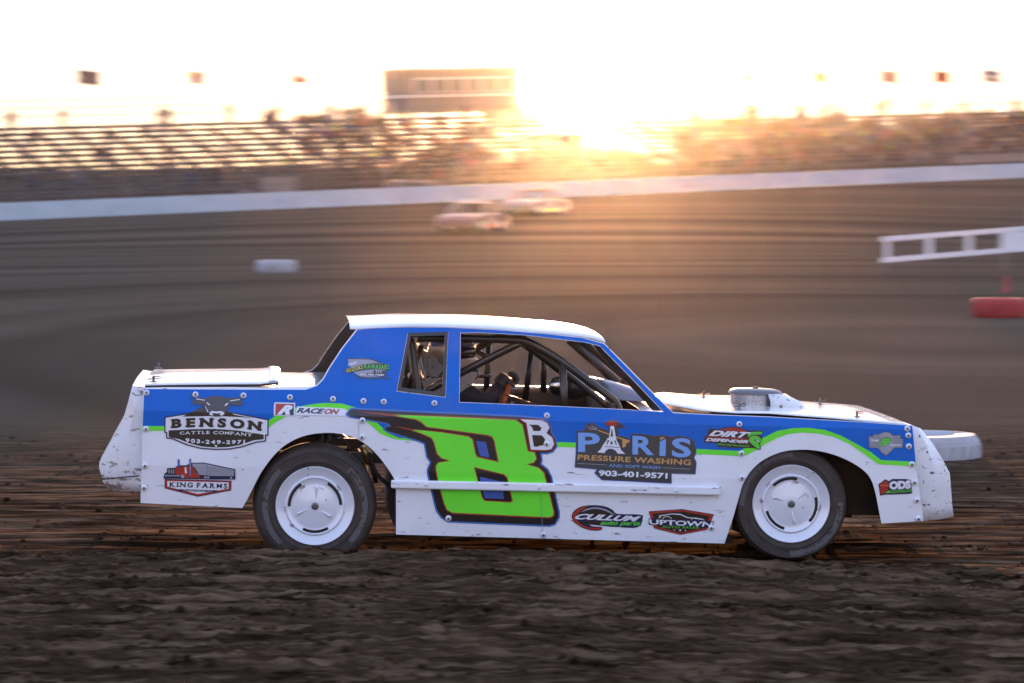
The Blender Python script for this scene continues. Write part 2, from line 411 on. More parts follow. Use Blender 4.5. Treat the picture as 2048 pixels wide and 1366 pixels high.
# ------------------------------------------------------------------ flags along the back of the stands
def flag(px, py, wd, ht, cols, label, droop=0.0, tile=None):
    u = (px-1024)/F_PX
    s = (35.3 + u*204.6)/(ca - u*sa)
    base = Fw(s, 12.0); d = base.y
    zc = CAM_Z - (py-HOR)/F_PX*d
    root = empty('flag', (base.x, base.y, base.z), (0, 0, FA*0.3), label, 'flag', 'flags along the back of the stands')
    top = zc + ht/2 + 0.08 - base.z
    bm = bmesh.new(); tube(bm, [(-wd/2-0.04, 0, 0), (-wd/2-0.04, 0, top)], 0.022, 6)
    tube(bm, [(-wd/2-0.04, 0, top), (-wd/2-0.04, 0, top+0.05)], [0.05, 0.02], 6)
    obj('flag_pole', bm, M['galv'], root)
    bm = bmesh.new(); nx_, nz_ = 24, 14; grid = []
    for j in range(nz_+1):
        row = []
        for i in range(nx_+1):
            a, b_ = i/nx_, j/nz_
            x = -wd/2 + wd*a; z = zc - base.z + ht*(0.5-b_)*(1 - droop*a) - 0.18*ht*a*(1+droop)
            row.append(bm.verts.new((x, 0.10*wd*a*math.sin(7*a+2*b_), z)))
        grid.append(row)
    for j in range(nz_):
        for i in range(nx_):
            f = bm.faces.new((grid[j][i], grid[j][i+1], grid[j+1][i+1], grid[j+1][i]))
            f.material_index = tile(i/nx_, j/nz_) if tile else 0
    o = obj('flag_cloth', bm, cols, root, smooth=True); solid(o, 0.006)
def cloth(name, c):
    m = mat(name, c, 0.9); b_ = m.node_tree.nodes['Principled BSDF']
    tr = m.node_tree.nodes.new('ShaderNodeBsdfTranslucent'); tr.inputs[0].default_value = (*[min(1, v*1.3) for v in c], 1)
    mx = m.node_tree.nodes.new('ShaderNodeMixShader'); mx.inputs[0].default_value = 0.2
    L_ = m.node_tree.links; L_.new(b_.outputs[0], mx.inputs[1]); L_.new(tr.outputs[0], mx.inputs[2]); L_.new(mx.outputs[0], m.node_tree.nodes['Material Output'].inputs[0])
    return m
CB, CWh, COr, CRd, CBl, CYe = cloth('cloth_black', (0.03,0.03,0.03)), cloth('cloth_white', (0.6,0.58,0.55)), cloth('cloth_orange', (0.6,0.28,0.12)), cloth('cloth_red', (0.42,0.09,0.08)), cloth('cloth_navy', (0.06,0.07,0.14)), cloth('cloth_yellow', (0.6,0.45,0.15))
chk = lambda a, b_: (int(a*5) + int(b_*3.3)) % 2
stripe = lambda a, b_: 2 if (a < 0.4 and b_ < 0.5) else int(b_*9) % 2
flag(180, 153, 1.3, 0.85, [CB, cloth('cloth_grey', (0.22,0.20,0.19))], 'black and white checkered flag, first one from the bleachers end away from the sun', 0.0, chk)
flag(396, 154, 1.05, 0.75, [COr, CWh, CYe], 'orange striped flag between the checkered flag and the drooping red one', 0.0, stripe)
flag(602, 156, 0.95, 0.62, [CRd], 'drooping dark red flag nearest the press box', 0.55)
flag(1500, 154, 0.9, 0.62, [CRd, CWh], 'small red flag nearest the sun over the crowded bleachers', 0.1, lambda a, b_: 1 if b_ > 0.7 else 0)
flag(1644, 153, 1.1, 0.68, [CYe], 'plain yellow flag over the crowded bleachers', 0.15)
flag(1783, 152, 1.35, 0.82, [CBl, CRd], 'navy flag with a red fly beside the yellow flag', 0.0, lambda a, b_: 1 if a > 0.7 else 0)
flag(1888, 152, 1.35, 0.85, [COr, CRd], 'orange and red flag between two dark flags', 0.1, lambda a, b_: 1 if a < 0.35 else 0)
flag(1987, 151, 1.35, 0.85, [CBl, CWh], 'navy flag with a pale centre stripe, last over the crowded bleachers', 0.0, lambda a, b_: 1 if 0.4 < b_ < 0.6 else 0)

# ------------------------------------------------------------------ people in the stands
def skin_mesh(name, chains, sub=1, keep=None):
    """chains: list of lists of (x,y,z,r); points with equal position are merged, first one is the root"""
    vs_, es, rs, idx = [], [], [], {}
    for ch in chains:
        prev = None
        for (x, y, z, r) in ch:
            k = (round(x,4), round(y,4), round(z,4))
            if k not in idx:
                idx[k] = len(vs_); vs_.append((x, y, z)); rs.append(r)
            if prev is not None and prev != idx[k]: es.append((prev, idx[k]))
            prev = idx[k]
    me = bpy.data.meshes.new(name); me.from_pydata(vs_, es, []); me.update()
    o = bpy.data.objects.new(name, me); COL.objects.link(o)
    o.modifiers.new('s', 'SKIN'); sm = o.modifiers.new('b', 'SUBSURF'); sm.levels = sub; sm.render_levels = sub
    for i, d in enumerate(me.skin_vertices[0].data):
        d.radius = (rs[i], rs[i]); d.use_root = (i == 0)
    dg = bpy.context.evaluated_depsgraph_get(); dg.update()
    out = bpy.data.meshes.new_from_object(o.evaluated_get(dg))
    bpy.data.objects.remove(o); bpy.data.meshes.remove(me)
    out.name = name; out.materials.clear()
    return out
def person_proto(seated, lean, arm):
    if seated:
        hip = (0, 0.12, 0.13, .145); ch = [[hip, (0, 0.10+lean*.3, 0.36, .15), (0, 0.08+lean*.7, 0.56, .15), (0, 0.07+lean, 0.67, .07), (0, 0.05+lean, 0.76, .085), (0, 0.04+lean, 0.87, .085)]]
        for sx in (-1, 1):
            ch.append([hip, (sx*.1, 0.02, 0.12, .095), (sx*.13, -.30, 0.10, .075), (sx*.13, -.30, -.20, .055), (sx*.13, -.40, -.33, .045)])
            sh = (sx*.17, 0.08+lean*.7, 0.58, .07)
            if arm == 0: el, ha = (sx*.24, -.02+lean*.4, 0.36, .05), (sx*.12, -.22, 0.22, .045)
            elif arm == 1: el, ha = (sx*.25, -.12, 0.42, .05), (sx*.06, -.20+lean, 0.60, .045)
            else: el, ha = (sx*.27, .06, 0.34, .05), (sx*.2, -.16, 0.18, .045)
            ch.append([(0, 0.08+lean*.7, 0.56, .15), sh, el, ha])
        neck = 0.69
        hipz = 0.22
    else:
        hip = (0, 0, 0.92, .15); ch = [[hip, (0, 0, 1.15, .15), (0, 0, 1.38, .155), (0, 0, 1.49, .07), (0, -.02, 1.58, .085), (0, -.02, 1.70, .088)]]
        for sx in (-1, 1):
            ch.append([hip, (sx*.1, 0, 0.82, .1), (sx*.11, -.02, 0.46, .07), (sx*.12, 0, 0.08, .05), (sx*.13, -.12, 0.04, .04)])
            el, ha = ((sx*.28, 0, 1.14, .05), (sx*.24, -.12, 0.92, .045)) if arm == 0 else ((sx*.34, -.02, 1.34, .05), (sx*.16, -.12, 1.62, .045))
            ch.append([(0, 0, 1.38, .155), (sx*.18, 0, 1.40, .075), el, ha])
        neck, hipz = 1.51, 0.98
    me = skin_mesh('person', ch, 1)
    for p in me.polygons:
        c = p.center
        if c.z > neck: p.material_index = 3 if (c.y > 0.06+lean or c.z > neck+0.17) else 2
        elif c.z > hipz and not (abs(c.x) < 0.15 and c.y < -0.13): p.material_index = 0
        elif arm and abs(c.x) > 0.05 and c.y < -0.13 and c.z > hipz: p.material_index = 2
        else: p.material_index = 1
        p.use_smooth = True
    return me
sk = mat('skin', (0.17, 0.105, 0.08), 0.6); hr = mat('hair_brown', (0.06, 0.04, 0.03), 0.7); jean = mat('blue_denim', (0.055, 0.06, 0.085), 0.85)
SH = {n_: mat('cotton_' + n_.replace(' ', '_'), c, 0.9) for n_, c in {'white': (0.236,0.215,0.213), 'grey': (0.081,0.072,0.070), 'black': (0.019,0.016,0.016), 'red': (0.124,0.029,0.025), 'blue': (0.037,0.052,0.106),
      'pale blue': (0.124,0.133,0.162), 'orange': (0.161,0.070,0.034), 'pink': (0.223,0.099,0.106), 'lime green': (0.161,0.209,0.062), 'brown': (0.062,0.038,0.028)}.items()}
protos = [person_proto(True, 0.0, 0), person_proto(True, -0.10, 1), person_proto(True, -0.04, 2), person_proto(False, 0, 0), person_proto(False, 0, 1)]
for p in protos:
    for m in (SH['grey'], jean, sk, hr): p.materials.append(m)
prng = random.Random(21)
def spectator(s, t, z, kind, shirt, where):
    o = bpy.data.objects.new('person', protos[kind]); COL.objects.link(o)
    o.location = Fw(s, t, z); o.rotation_euler = (0, 0, FA + prng.uniform(-0.35, 0.35)); k = prng.uniform(0.92, 1.05); o.scale = (k, k, k)
    o.material_slots[0].link = 'OBJECT'; o.material_slots[0].material = SH[shirt]
    pose = 'sitting' if kind < 3 else ('standing' if kind == 3 else 'standing, arms up,')
    tag(o, f'person in a {shirt} top {pose} {where}', 'person', 'spectators in the stands')
taken = set()
def crowd(n, s_lo, s_hi, dens, where):
    c = 0
    for _ in range(n*30):
        if c >= n: break
        s = prng.uniform(s_lo, s_hi); k = prng.randrange(NROW if s < 46 else NROW_R)
        if (round(s/0.55), k) in taken or prng.random() > dens(s, k): continue
        taken.add((round(s/0.55), k)); c += 1
        shirt = prng.choice(['white', 'grey', 'grey', 'grey', 'black', 'black', 'black', 'red', 'blue', 'pale blue', 'brown', 'brown', 'orange', 'pink', 'lime green', 'grey'] )
        spectator(s, k*RUN + 0.05, Z1 + k*RISE + 0.02, prng.randrange(3), shirt, where)
dl = lambda s, k: (0.9 if 24 < s < 34 else 0.35 if s > 34 else 0.10) * (1.3 if k < 7 else 0.7) * (1.6 if noise.noise(Vector((s*.25, k*.5, 1))) > 0 else 0.4)
crowd(105, 2, LEFT_S1-0.5, dl, 'on the bleachers beneath the press box')
dr = lambda s, k: (1.0 if k < 6 else 0.12) * (1.0 if noise.noise(Vector((s*.2, k*.4, 5))) > -0.2 else 0.10)
crowd(170, RIGHT_S0+0.4, 84, dr, 'in the packed bleachers right of the gap')
# the rest of the packed stand, past what can be told apart: one mass
shirts = list(SH); cm = bmesh.new()
for k in range(NROW):
    for side, a, b_ in ((0, 22.0, LEFT_S1-0.3), (1, RIGHT_S0+0.5, 92.0)):
        if side and k >= NROW_R: continue
        s = a
        while s < b_:
            s += prng.uniform(0.42, 0.62)
            cell = (round(s/0.55), k)
            nv = noise.noise(Vector((s*.22, k*.45, 5 if side else 11)))
            if cell in taken or (nv < ((-0.22 if k < 6 else -0.06) if side else 0.10)) or prng.random() > ((0.9 if k < 6 else 0.75 if k < 9 else 0.4) if side else 0.6): continue
            taken.add(cell); n0 = len(cm.verts); f0 = len(cm.faces); si = prng.choice([0,1,1,1,1,2,2,2,2,3,4,5,9,9,9,9,1,2,6,7] + [8]*(prng.random() < .3))
            cm.from_mesh(protos[prng.randrange(3)]); cm.verts.ensure_lookup_table(); cm.faces.ensure_lookup_table()
            mt = Matrix.Translation(Fw(s, k*RUN+0.05, Z1+k*RISE+0.02)) @ Matrix.Rotation(FA + prng.uniform(-.35,.35), 4, 'Z') @ Matrix.Scale(prng.uniform(.92,1.05), 4)
            for v in cm.verts[n0:]: v.co = mt @ v.co
            for f in cm.faces[f0:]: f.material_index = si if f.material_index == 0 else 9 + f.material_index
me = bpy.data.meshes.new('crowd'); cm.to_mesh(me); cm.free()
o = link('crowd', me, [SH[k] for k in shirts] + [jean, sk, hr], smooth=True); tag(o, 'mass of spectators filling the upper rows of the bleachers', kind='stuff')
zt, tt = Z1 + NROW*RISE - 0.42, NROW*RUN - 0.35
for px_, kd, sh_ in ((22, 3, 'black'), (125, 4, 'grey'), (318, 3, 'grey'), (338, 3, 'black'), (458, 4, 'brown'), (552, 3, 'black'), (660, 3, 'grey'), (722, 4, 'black'),
                     (1270, 3, 'black'), (1392, 3, 'brown'), (1432, 4, 'black'), (1500, 3, 'grey'), (1508, 4, 'black'), (1547, 3, 'brown'), (1600, 3, 'black'), (1660, 4, 'grey'), (1756, 3, 'black'), (1772, 4, 'grey'), (1850, 3, 'grey'), (1928, 3, 'brown'), (2030, 3, 'black')):
    nr_ = NROW if px_ < 1200 else NROW_R; zt, tt = Z1 + nr_*RISE - 0.42, nr_*RUN - 0.35
    u = (px_-1024)/F_PX; s = (28.5 + u*195 + tt*(sa + u*ca))/(ca - u*sa)
    spectator(s, tt, zt - 0.33 - prng.uniform(0, 0.25), kd, sh_, 'on the top row of the ' + ('emptier bleachers' if s < 46 else 'packed bleachers'))

# ------------------------------------------------------------------ far vehicles
def wheel_obj(parent, x, y, z, r=0.33, wd=0.24, rimc='white_metal'):
    bm = bmesh.new(); lathe(bm, [(r*.60, -wd/2), (r*.93, -wd/2), (r, -wd*.33), (r, wd*.33), (r*.93, wd/2), (r*.60, wd/2), (r*.60, -wd/2)], 28)
    t = obj('wheel', bm, M['rubber'], parent, smooth=True); t.location = (x, y, z)
    bm = bmesh.new(); lathe(bm, [(0, -wd*.38), (r*.25, -wd*.40), (r*.45, -wd*.32), (r*.60, -wd*.48), (r*.62, -wd*.48), (r*.62, wd*.48), (r*.5, wd*.35), (0, wd*.38)], 24)
    obj('rim', bm, M[rimc], t, smooth=True); return t
def extr(bm, prof, y0, y1, mi=0, inset=0.0):
    A = [bm.verts.new((x, y0, z)) for x, z in prof]; B = [bm.verts.new((x, y1, z)) for x, z in prof]; n_ = len(prof)
    for i in range(n_): bm.faces.new((A[i], A[(i+1) % n_], B[(i+1) % n_], B[i])).material_index = mi
    bm.faces.new(A[::-1]).material_index = mi; bm.faces.new(B).material_index = mi
def far_car(name, label, cat, loc, yaw, body, roof, stripe=None, glass=None, suv=False, group=None):
    root = empty(name, loc, (0, 0, yaw), label, cat, group)
    hz = 0.92 if suv else 0.80
    arch = lambda cx, r: [(cx + r*math.cos(a), 0.33 + r*math.sin(a)) for a in (math.pi*.97, math.pi*.75, math.pi*.5, math.pi*.25, math.pi*.03)][::-1]
    prof = [(2.35, 0.28), (2.42, 0.55), (2.3, hz-0.08), (1.0, hz+0.02), (-1.2, hz+0.04), (-2.2, hz+0.02), (-2.4, 0.6), (-2.3, 0.30)]
    prof += [(-1.72, 0.28), (-1.70, 0.5), (-1.55, 0.68), (-1.35, 0.74), (-1.15, 0.68), (-1.0, 0.5), (-0.98, 0.20), (0.98, 0.20), (1.0, 0.5), (1.15, 0.68), (1.35, 0.74), (1.55, 0.68), (1.70, 0.5), (1.72, 0.28)]
    bm = bmesh.new(); extr(bm, prof, -0.92, 0.92); o = obj('body', bm, body, root); bevel(o, 0.05, 2, 40)
    rz = 1.62 if suv else 1.34
    rx0, rx1 = (-2.0, 0.45) if suv else (-0.95, 0.35)
    bm = bmesh.new(); extr(bm, [(rx0, rz), (rx0+0.3, rz+0.05), (rx1-0.3, rz+0.04), (rx1, rz-0.03), (rx1-0.05, rz-0.06), (rx0, rz-0.05)], -0.72, 0.72); obj('roof', bm, roof, root, smooth=False)
    for sy in (-1, 1):
        for (xa, xb) in (((rx0-0.15 if suv else rx0-0.55), rx0+0.05), (rx1+0.65, rx1-0.05), (-0.25, -0.2)):
            bm = bmesh.new(); tube(bm, [(xa, sy*0.84, hz+0.02), (xb, sy*0.70, rz-0.03)], 0.045, 8); obj('pillar', bm, roof, root)
    if glass:
        bm = bmesh.new(); extr(bm, [(rx0-0.1 if suv else rx0-0.5, hz+0.03), (rx0+0.08, rz-0.055), (rx1-0.1, rz-0.065), (rx1+0.58, hz+0.03)], -0.69, 0.69); obj('window', bm, glass, root)
    else:
        bm = bmesh.new(); tube(bm, [(-0.3, -0.5, hz), (-0.3, -0.5, rz-.1), (-0.3, 0.5, rz-.1), (-0.3, 0.5, hz)], 0.03, 8); obj('roll_bar', bm, M['dark_steel'], root)
    if stripe:
        for sy in (-1, 1):
            bm = bmesh.new(); bx(bm, -0.95, 0.95, sy*0.93-0.008, sy*0.93+0.008, 0.22, 0.36); obj('side_stripe', bm, stripe, root)
    for wx in (-1.35, 1.35):
        for wy in (-0.80, 0.80): wheel_obj(root, wx, wy, 0.33)
    if suv or glass:
        for sy in (-0.7, 0.7):
            bm = bmesh.new(); bx(bm, 2.36, 2.44, sy-0.14, sy+0.14, 0.58, 0.70); obj('headlight', bm, M['white_metal'], root)
    return root
P_lil = mat('lilac_white_paint', (0.19, 0.13, 0.145), 0.35, var=0.2, vscale=3); P_wht = mat('white_paint_far', (0.33, 0.27, 0.28), 0.35); P_org = mat('orange_paint', (0.6, 0.16, 0.06), 0.35)
P_yel = mat('yellow_green_paint', (0.6, 0.62, 0.1), 0.4); P_drk = mat('dark_car_paint', (0.05, 0.05, 0.055), 0.3); P_red = mat('dull_red_paint', (0.32, 0.07, 0.06), 0.4)
h1 = hit(945, 464); far_car('race_car', 'pale lilac race car sliding ahead of an orange roofed one on the far track', 'race car', h1, R(252), P_lil, P_wht, P_red, group=None)
h2 = hit(1068, 431); far_car('race_car', 'white race car with an orange roof and yellow green sill following below the far wall', 'race car', h2, R(247), P_wht, P_org, P_yel)
p = Fw(24.5, -5.6, -0.42); far_car('parked_car', 'white car parked between the far wall and the bleachers', 'car', p, FA, P_wht, P_wht, glass=M['win_dark'], suv=True)
p = Fw(13.4, -5.4, -0.38); far_car('parked_car', 'dark low car parked behind the far wall, glass catching the sun', 'car', p, FA, P_drk, P_drk, glass=M['win_dark'])

# catch fence between wall and stands
fen = empty('catch_fence', Fw(-20, -4.2), FR, 'thin post and cable fence behind the white wall in front of the bleachers', 'fence')
bm = bmesh.new(); tube(bm, [(0, 0, -0.3), (0, 0, 2.6)], 0.05, 8); post0 = obj('post', bm, M['galv'], fen)
for i in range(1, 38):
    c = post0.copy(); COL.objects.link(c); c.parent = fen; c.location = (i*3.2, 0, 0)
for h in (1.3, 1.85, 2.4):
    bm = bmesh.new(); tube(bm, [(0, 0.07, h), (118, 0.07, h)], 0.022, 6); obj('cable', bm, M['galv'], fen)
# white vinyl banner at the foot of the packed stand
bm = bmesh.new(); bx(bm, 0, 14, 0, 0.02, 0.95, 1.45); o = obj('banner', bm, M['siding']); o.location = Fw(70, -1.2); o.rotation_euler = FR; tag(o, 'long pale banner strip hung low in front of the packed bleachers', 'banner')
bm = bmesh.new(); bx(bm, 0, 2.4, 0, 0.03, 0.1, 1.1); o = obj('canvas_sign', bm, M['siding']); o.location = Fw(15.7, -2.0, 0.6); o.rotation_euler = FR; tag(o, 'small blank cream board standing behind the wall in front of the emptier bleachers', 'board')

# ------------------------------------------------------------------ infield markers
def tractor_tyre(name, px, py, r, h, sink, m, label):
    p = hit(px, py)
    prof = [(r*.52, h*.12), (r*.62, 0), (r*.92, 0), (r, h*.14), (r*1.0, h*.86), (r*.92, h), (r*.62, h), (r*.52, h*.88), (r*.50, h*.5), (r*.52, h*.12)]
    bm = bmesh.new(); lathe(bm, prof, 56, 'z')
    o = obj(name, bm, m, smooth=False); smooth_angle(o, 40); o.location = (p.x, p.y + r, p.z - sink); tag(o, label, 'tyre', 'painted tyres marking the infield'); 
    # tread lugs raised on the outer wall
    bm = bmesh.new()
    for k in range(28):
        a = 2*math.pi*k/28
        bm2 = []
        for (da, rr, z) in ((-.035, .995, h*.18), (.035, .995, h*.18), (.075, .995, h*.80), (.005, .995, h*.80), (-.03, 1.03, h*.2), (.03, 1.03, h*.2), (.07, 1.03, h*.78), (.01, 1.03, h*.78)):
            bm2.append(bm.verts.new((r*rr*math.cos(a+da), r*rr*math.sin(a+da), z)))
        for f in ((3,2,1,0),(4,5,6,7),(0,1,5,4),(1,2,6,5),(2,3,7,6),(3,0,4,7)): bm.faces.new([bm2[i] for i in f])
    obj('tread', bm, m, o)
    return o
tractor_tyre('tractor_tyre', 550, 547, 0.50, 0.34, 0.0, M['tyre_white'], 'white painted tyre lying alone out on the track far behind the trunk')
tractor_tyre('tractor_tyre', 2006, 637, 0.45, 0.33, 0.0, M['tyre_red'], 'red painted tyre lying flat near the white barrier')
tractor_tyre('tractor_tyre', 1850, 922, 0.50, 0.34, 0.16, M['tyre_white'], 'white painted tyre half sunk in the dirt just beyond the nose of the car')
pm = hit(2040, 590)
bm = bmesh.new(); lathe(bm, [(0.0, 0), (0.2, 0.0), (0.2, 0.03), (0.11, 0.05), (0.045, 0.62), (0.0, 0.64)], 24, 'z'); o = obj('traffic_cone', bm, M['tyre_red'], smooth=True); o.scale = (0.55, 0.55, 0.55); o.location = (px2w(2040, pm.y, 0).x, pm.y + 2.0, pm.z); tag(o, 'dull red cone standing behind the red tyre', 'cone')

# white rail barrier
pa = hit(1768, 546); da = pa.y; zt0, zt1, zb0, zb1 = CAM_Z - 94*da/F_PX, CAM_Z - 72*(da+4)/F_PX, CAM_Z - 145*da/F_PX, CAM_Z - 127*(da+4)/F_PX
A0, A1 = px2w(1766, da, 0), px2w(2160, da+5.5, 0)
bar = empty('rail_barrier', (A0.x, A0.y, pa.z), (0, 0, math.atan2(A1.y-A0.y, A1.x-A0.x)), 'white open rail barrier with a solid white end panel beside the track', 'barrier')
Lb = (A1-A0).length; sl_ = 0.235/ (px2w(2048, da+4, 0) - A0).length
def rail(z0, th, name):
    bm = bmesh.new(); v = [bm.verts.new(p) for p in ((0,-.05,z0),(Lb,-.05,z0+sl_*Lb),(Lb,.05,z0+sl_*Lb),(0,.05,z0),(0,-.05,z0+th),(Lb,-.05,z0+th+sl_*Lb),(Lb,.05,z0+th+sl_*Lb),(0,.05,z0+th))]
    for f in ((3,2,1,0),(4,5,6,7),(0,1,5,4),(1,2,6,5),(2,3,7,6),(3,0,4,7)): bm.faces.new([v[i] for i in f])
    obj(name, bm, M['white_metal'], bar)
zr0, zr1 = zt0 - pa.z, zb0 - pa.z
rail(zr0 - 0.12, 0.12, 'top_rail'); rail(zr1, 0.12, 'bottom_rail')
for i, px_ in enumerate((1772, 1850, 1928, 1998, 2100)):
    x = (px_-1766)/(2160-1766)*Lb
    bm = bmesh.new(); bx(bm, x, x+(0.16 if i else 0.09), -0.035, 0.035, zr1 + 0.125 + sl_*x, zr0 - 0.125 + sl_*x); obj('post', bm, M['white_metal'], bar)
for x in (0.08, Lb*0.6, Lb-0.2):
    bm = bmesh.new(); bx(bm, x, x+0.05, -0.03, 0.03, -0.15, zr1 - 0.003 + sl_*x); obj('leg', bm, M['galv'], bar)
x = (1998-1766)/(2160-1766)*Lb
bm = bmesh.new(); bx(bm, x+0.17, Lb, -0.03, 0.03, zr1 + 0.1 + sl_*x, zr0 - 0.10 + sl_*x); obj('panel', bm, M['white_metal'], bar)

# far tree line: one wood, seen only in slivers under and beside the stands
trng = random.Random(3); bm = bmesh.new()
for i in range(110):
    s = -70 + 230*i/110; c = Fw(s, 62 + trng.uniform(-8, 14), 0)
    hgt = trng.uniform(1.4, 2.2) * (0.45 if 30 < s < 75 else 1)
    for _ in range(120):
        d_ = Vector((trng.gauss(0, 1.1), trng.gauss(0, 1.1), abs(trng.gauss(0.5, 0.26))*hgt)); q_ = c + d_
        e1 = Vector((trng.uniform(-1,1), trng.uniform(-1,1), trng.uniform(-1,1))).normalized()*0.38; e2 = e1.orthogonal().normalized()*0.3
        bm.faces.new([bm.verts.new(q_+e1), bm.verts.new(q_+e2), bm.verts.new(q_-e1), bm.verts.new(q_-e2)])
o = obj('treeline', bm, M['leaf'], recalc=False); tag(o, 'low dark wood far behind the bleachers', 'wood', kind='stuff')

# =================================================================== the race car
YAW, PIT = R(4.0), R(1.7)
CO = Vector((0, 20.17, 0))
car = empty('stock_car', CO, (0, PIT, YAW), 'blue and white dirt track stock car with a big green number 8 on its door', 'race car')
RM = Matrix.Rotation(YAW, 3, 'Z') @ Matrix.Rotation(PIT, 3, 'Y'); RT = RM.transposed()
CL = RT @ (Vector((0, 0, CAM_Z)) - CO)
W_ = 1.86                                      # body width; y runs from the visible flank (0) to the far one
def P(px, py, y=0.0):
    """photo pixel -> point of the car at lateral depth y (car axes)"""
    d = RT @ Vector(((px-1024)/F_PX, 1, -(py-HOR)/F_PX))
    t = (y - CL.y)/d.y
    return CL + d*t
BRK = [(-0.2, 0.035), (0.05, 0.035), (0.455, 0.0), (0.765, 0.0), (0.90, 0.038), (1.35, 0.205), (1.6, 0.29)]
def ys(z):
    for (a, ya), (b_, yb) in zip(BRK, BRK[1:]):
        if z <= b_: return ya + (yb-ya)*(z-a)/(b_-a)
    return BRK[-1][1]
def S(px, py, off=0.0):
    """pixel -> point on the skin of the visible flank, lifted off it by off"""
    y = 0.0
    for _ in range(5):
        p = P(px, py, y); y = ys(p.z) - off
    return P(px, py, y)
CR = {'B': (310,775,6.07), 'R': (530,690,6.827), 'E': (690,800,4.655), 'P': (1130,825,7.314), 'U': (1130,980,6.206), 'D': (1390,830,12.05), 'T': (1710,840,8.033), 'W': (490,860,5.255), 'a': (180,600,2.578), 'b': (680,600,2.578), 'c': (1280,720,3.103), 'd': (780,630,3.531)}
def cp(k, *pts):
    ox, oy, s = CR[k]; return [(ox + x/s, oy + y/s) for x, y in pts]
def cut(bm, zs=None):
    for z, _ in BRK[1:-1]:
        bmesh.ops.bisect_plane(bm, geom=bm.verts[:]+bm.edges[:]+bm.faces[:], plane_co=(0,0,z), plane_no=(0,0,1), dist=1e-5)
def fill(polys, bm, y=0.0):
    """polys: list of lists of (x,z); the first is the outline, the others holes"""
    tri = tessellate_polygon([[Vector((x, z, 0)) for x, z in p] for p in polys])
    flat = [bm.verts.new((x, y, z)) for p in polys for x, z in p]
    for t in tri:
        try: bm.faces.new([flat[i] for i in t])
        except ValueError: pass
LAY = 0.0009
def to_skin(bm, off, far=False):
    for v in bm.verts:
        y = ys(v.co.z) - off
        v.co.y = W_ - y if far else y
def sheet(name, outlines, m, layer, parent=None, label=None, far=False):
    """outlines: list of [outline, hole, hole...] in photo pixels -> vinyl or sheet metal lying on the flank"""
    bm = bmesh.new()
    for polys in outlines:
        fill([[(S(*q).x, S(*q).z) for q in p] for p in polys], bm)
    cut(bm); to_skin(bm, layer*LAY, far)
    return obj(name, bm, m, parent if parent is not None else car, label, recalc=False)
def sm(pts, n=5): return [(v.x, v.y) for v in catmull([(x, y, 0) for x, y in pts], n)]
def grow(poly, d):
    n_ = len(poly); a = sum(poly[i][0]*poly[(i+1) % n_][1]-poly[(i+1) % n_][0]*poly[i][1] for i in range(n_))
    sg = 1 if a > 0 else -1; out = []
    for i in range(n_):
        p0, p1, p2 = (Vector(poly[j % n_]) for j in (i-1, i, i+1))
        e1, e2 = (p1-p0).normalized(), (p2-p1).normalized()
        n1, n2 = Vector((e1.y, -e1.x))*sg, Vector((e2.y, -e2.x))*sg
        k = (n1+n2); L2 = max(0.35, k.length_squared/2)
        out.append(tuple(p1 + k*(d/L2)))
    return out
def ell(cx, cy, rx, ry, n=24, a0=0, a1=360, rot=0.0):
    full = abs(a1-a0) >= 360; k = n if full else n+1; out = []
    for i in range(k):
        a = R(a0 + (a1-a0)*i/n); x, y = rx*math.cos(a), ry*math.sin(a)
        out.append((cx + x*math.cos(rot)-y*math.sin(rot), cy + x*math.sin(rot)+y*math.cos(rot)))
    return out
def arcband(cx, cy, rx, ry, th, a0, a1, n=20):
    o = ell(cx, cy, rx, ry, n, a0, a1); i_ = ell(cx, cy, rx-th, ry-th, n, a0, a1); return o + i_[::-1]
def star(cx, cy, r):
    return [(cx + (r if i % 2 == 0 else r*.42)*math.sin(math.pi*i/5), cy - (r if i % 2 == 0 else r*.42)*math.cos(math.pi*i/5)) for i in range(10)]

# ---- lettering
def glyphs(txt, bold=0.0, shear=0.0, space=1.0):
    cu = bpy.data.curves.new('t', 'FONT'); cu.body = txt; cu.offset = bold; cu.shear = shear; cu.space_character = space; cu.resolution_u = 3; cu.fill_mode = 'FRONT'
    o = bpy.data.objects.new('t', cu); COL.objects.link(o)
    dg = bpy.context.evaluated_depsgraph_get(); dg.update()
    me_ = bpy.data.meshes.new_from_object(o.evaluated_get(dg))
    vv = [(v.co.x, v.co.y) for v in me_.vertices]; ff = [tuple(p.vertices) for p in me_.polygons]
    bpy.data.objects.remove(o); bpy.data.curves.remove(cu); bpy.data.meshes.remove(me_)
    return vv, ff
SERIF = {'B': 'l', 'E': 'l', 'N': 'lr', 'K': 'lr', 'I': 'c', 'F': 'l', 'A': 'LR', 'R': 'lR', 'M': '', 'T': 'C', 'L': 'l', 'P': 'l', 'Y': 'tC', 'V': 't', 'X': 'lr', '1': 'C', '7': '', 'H': 'lr', 'U': 't'}
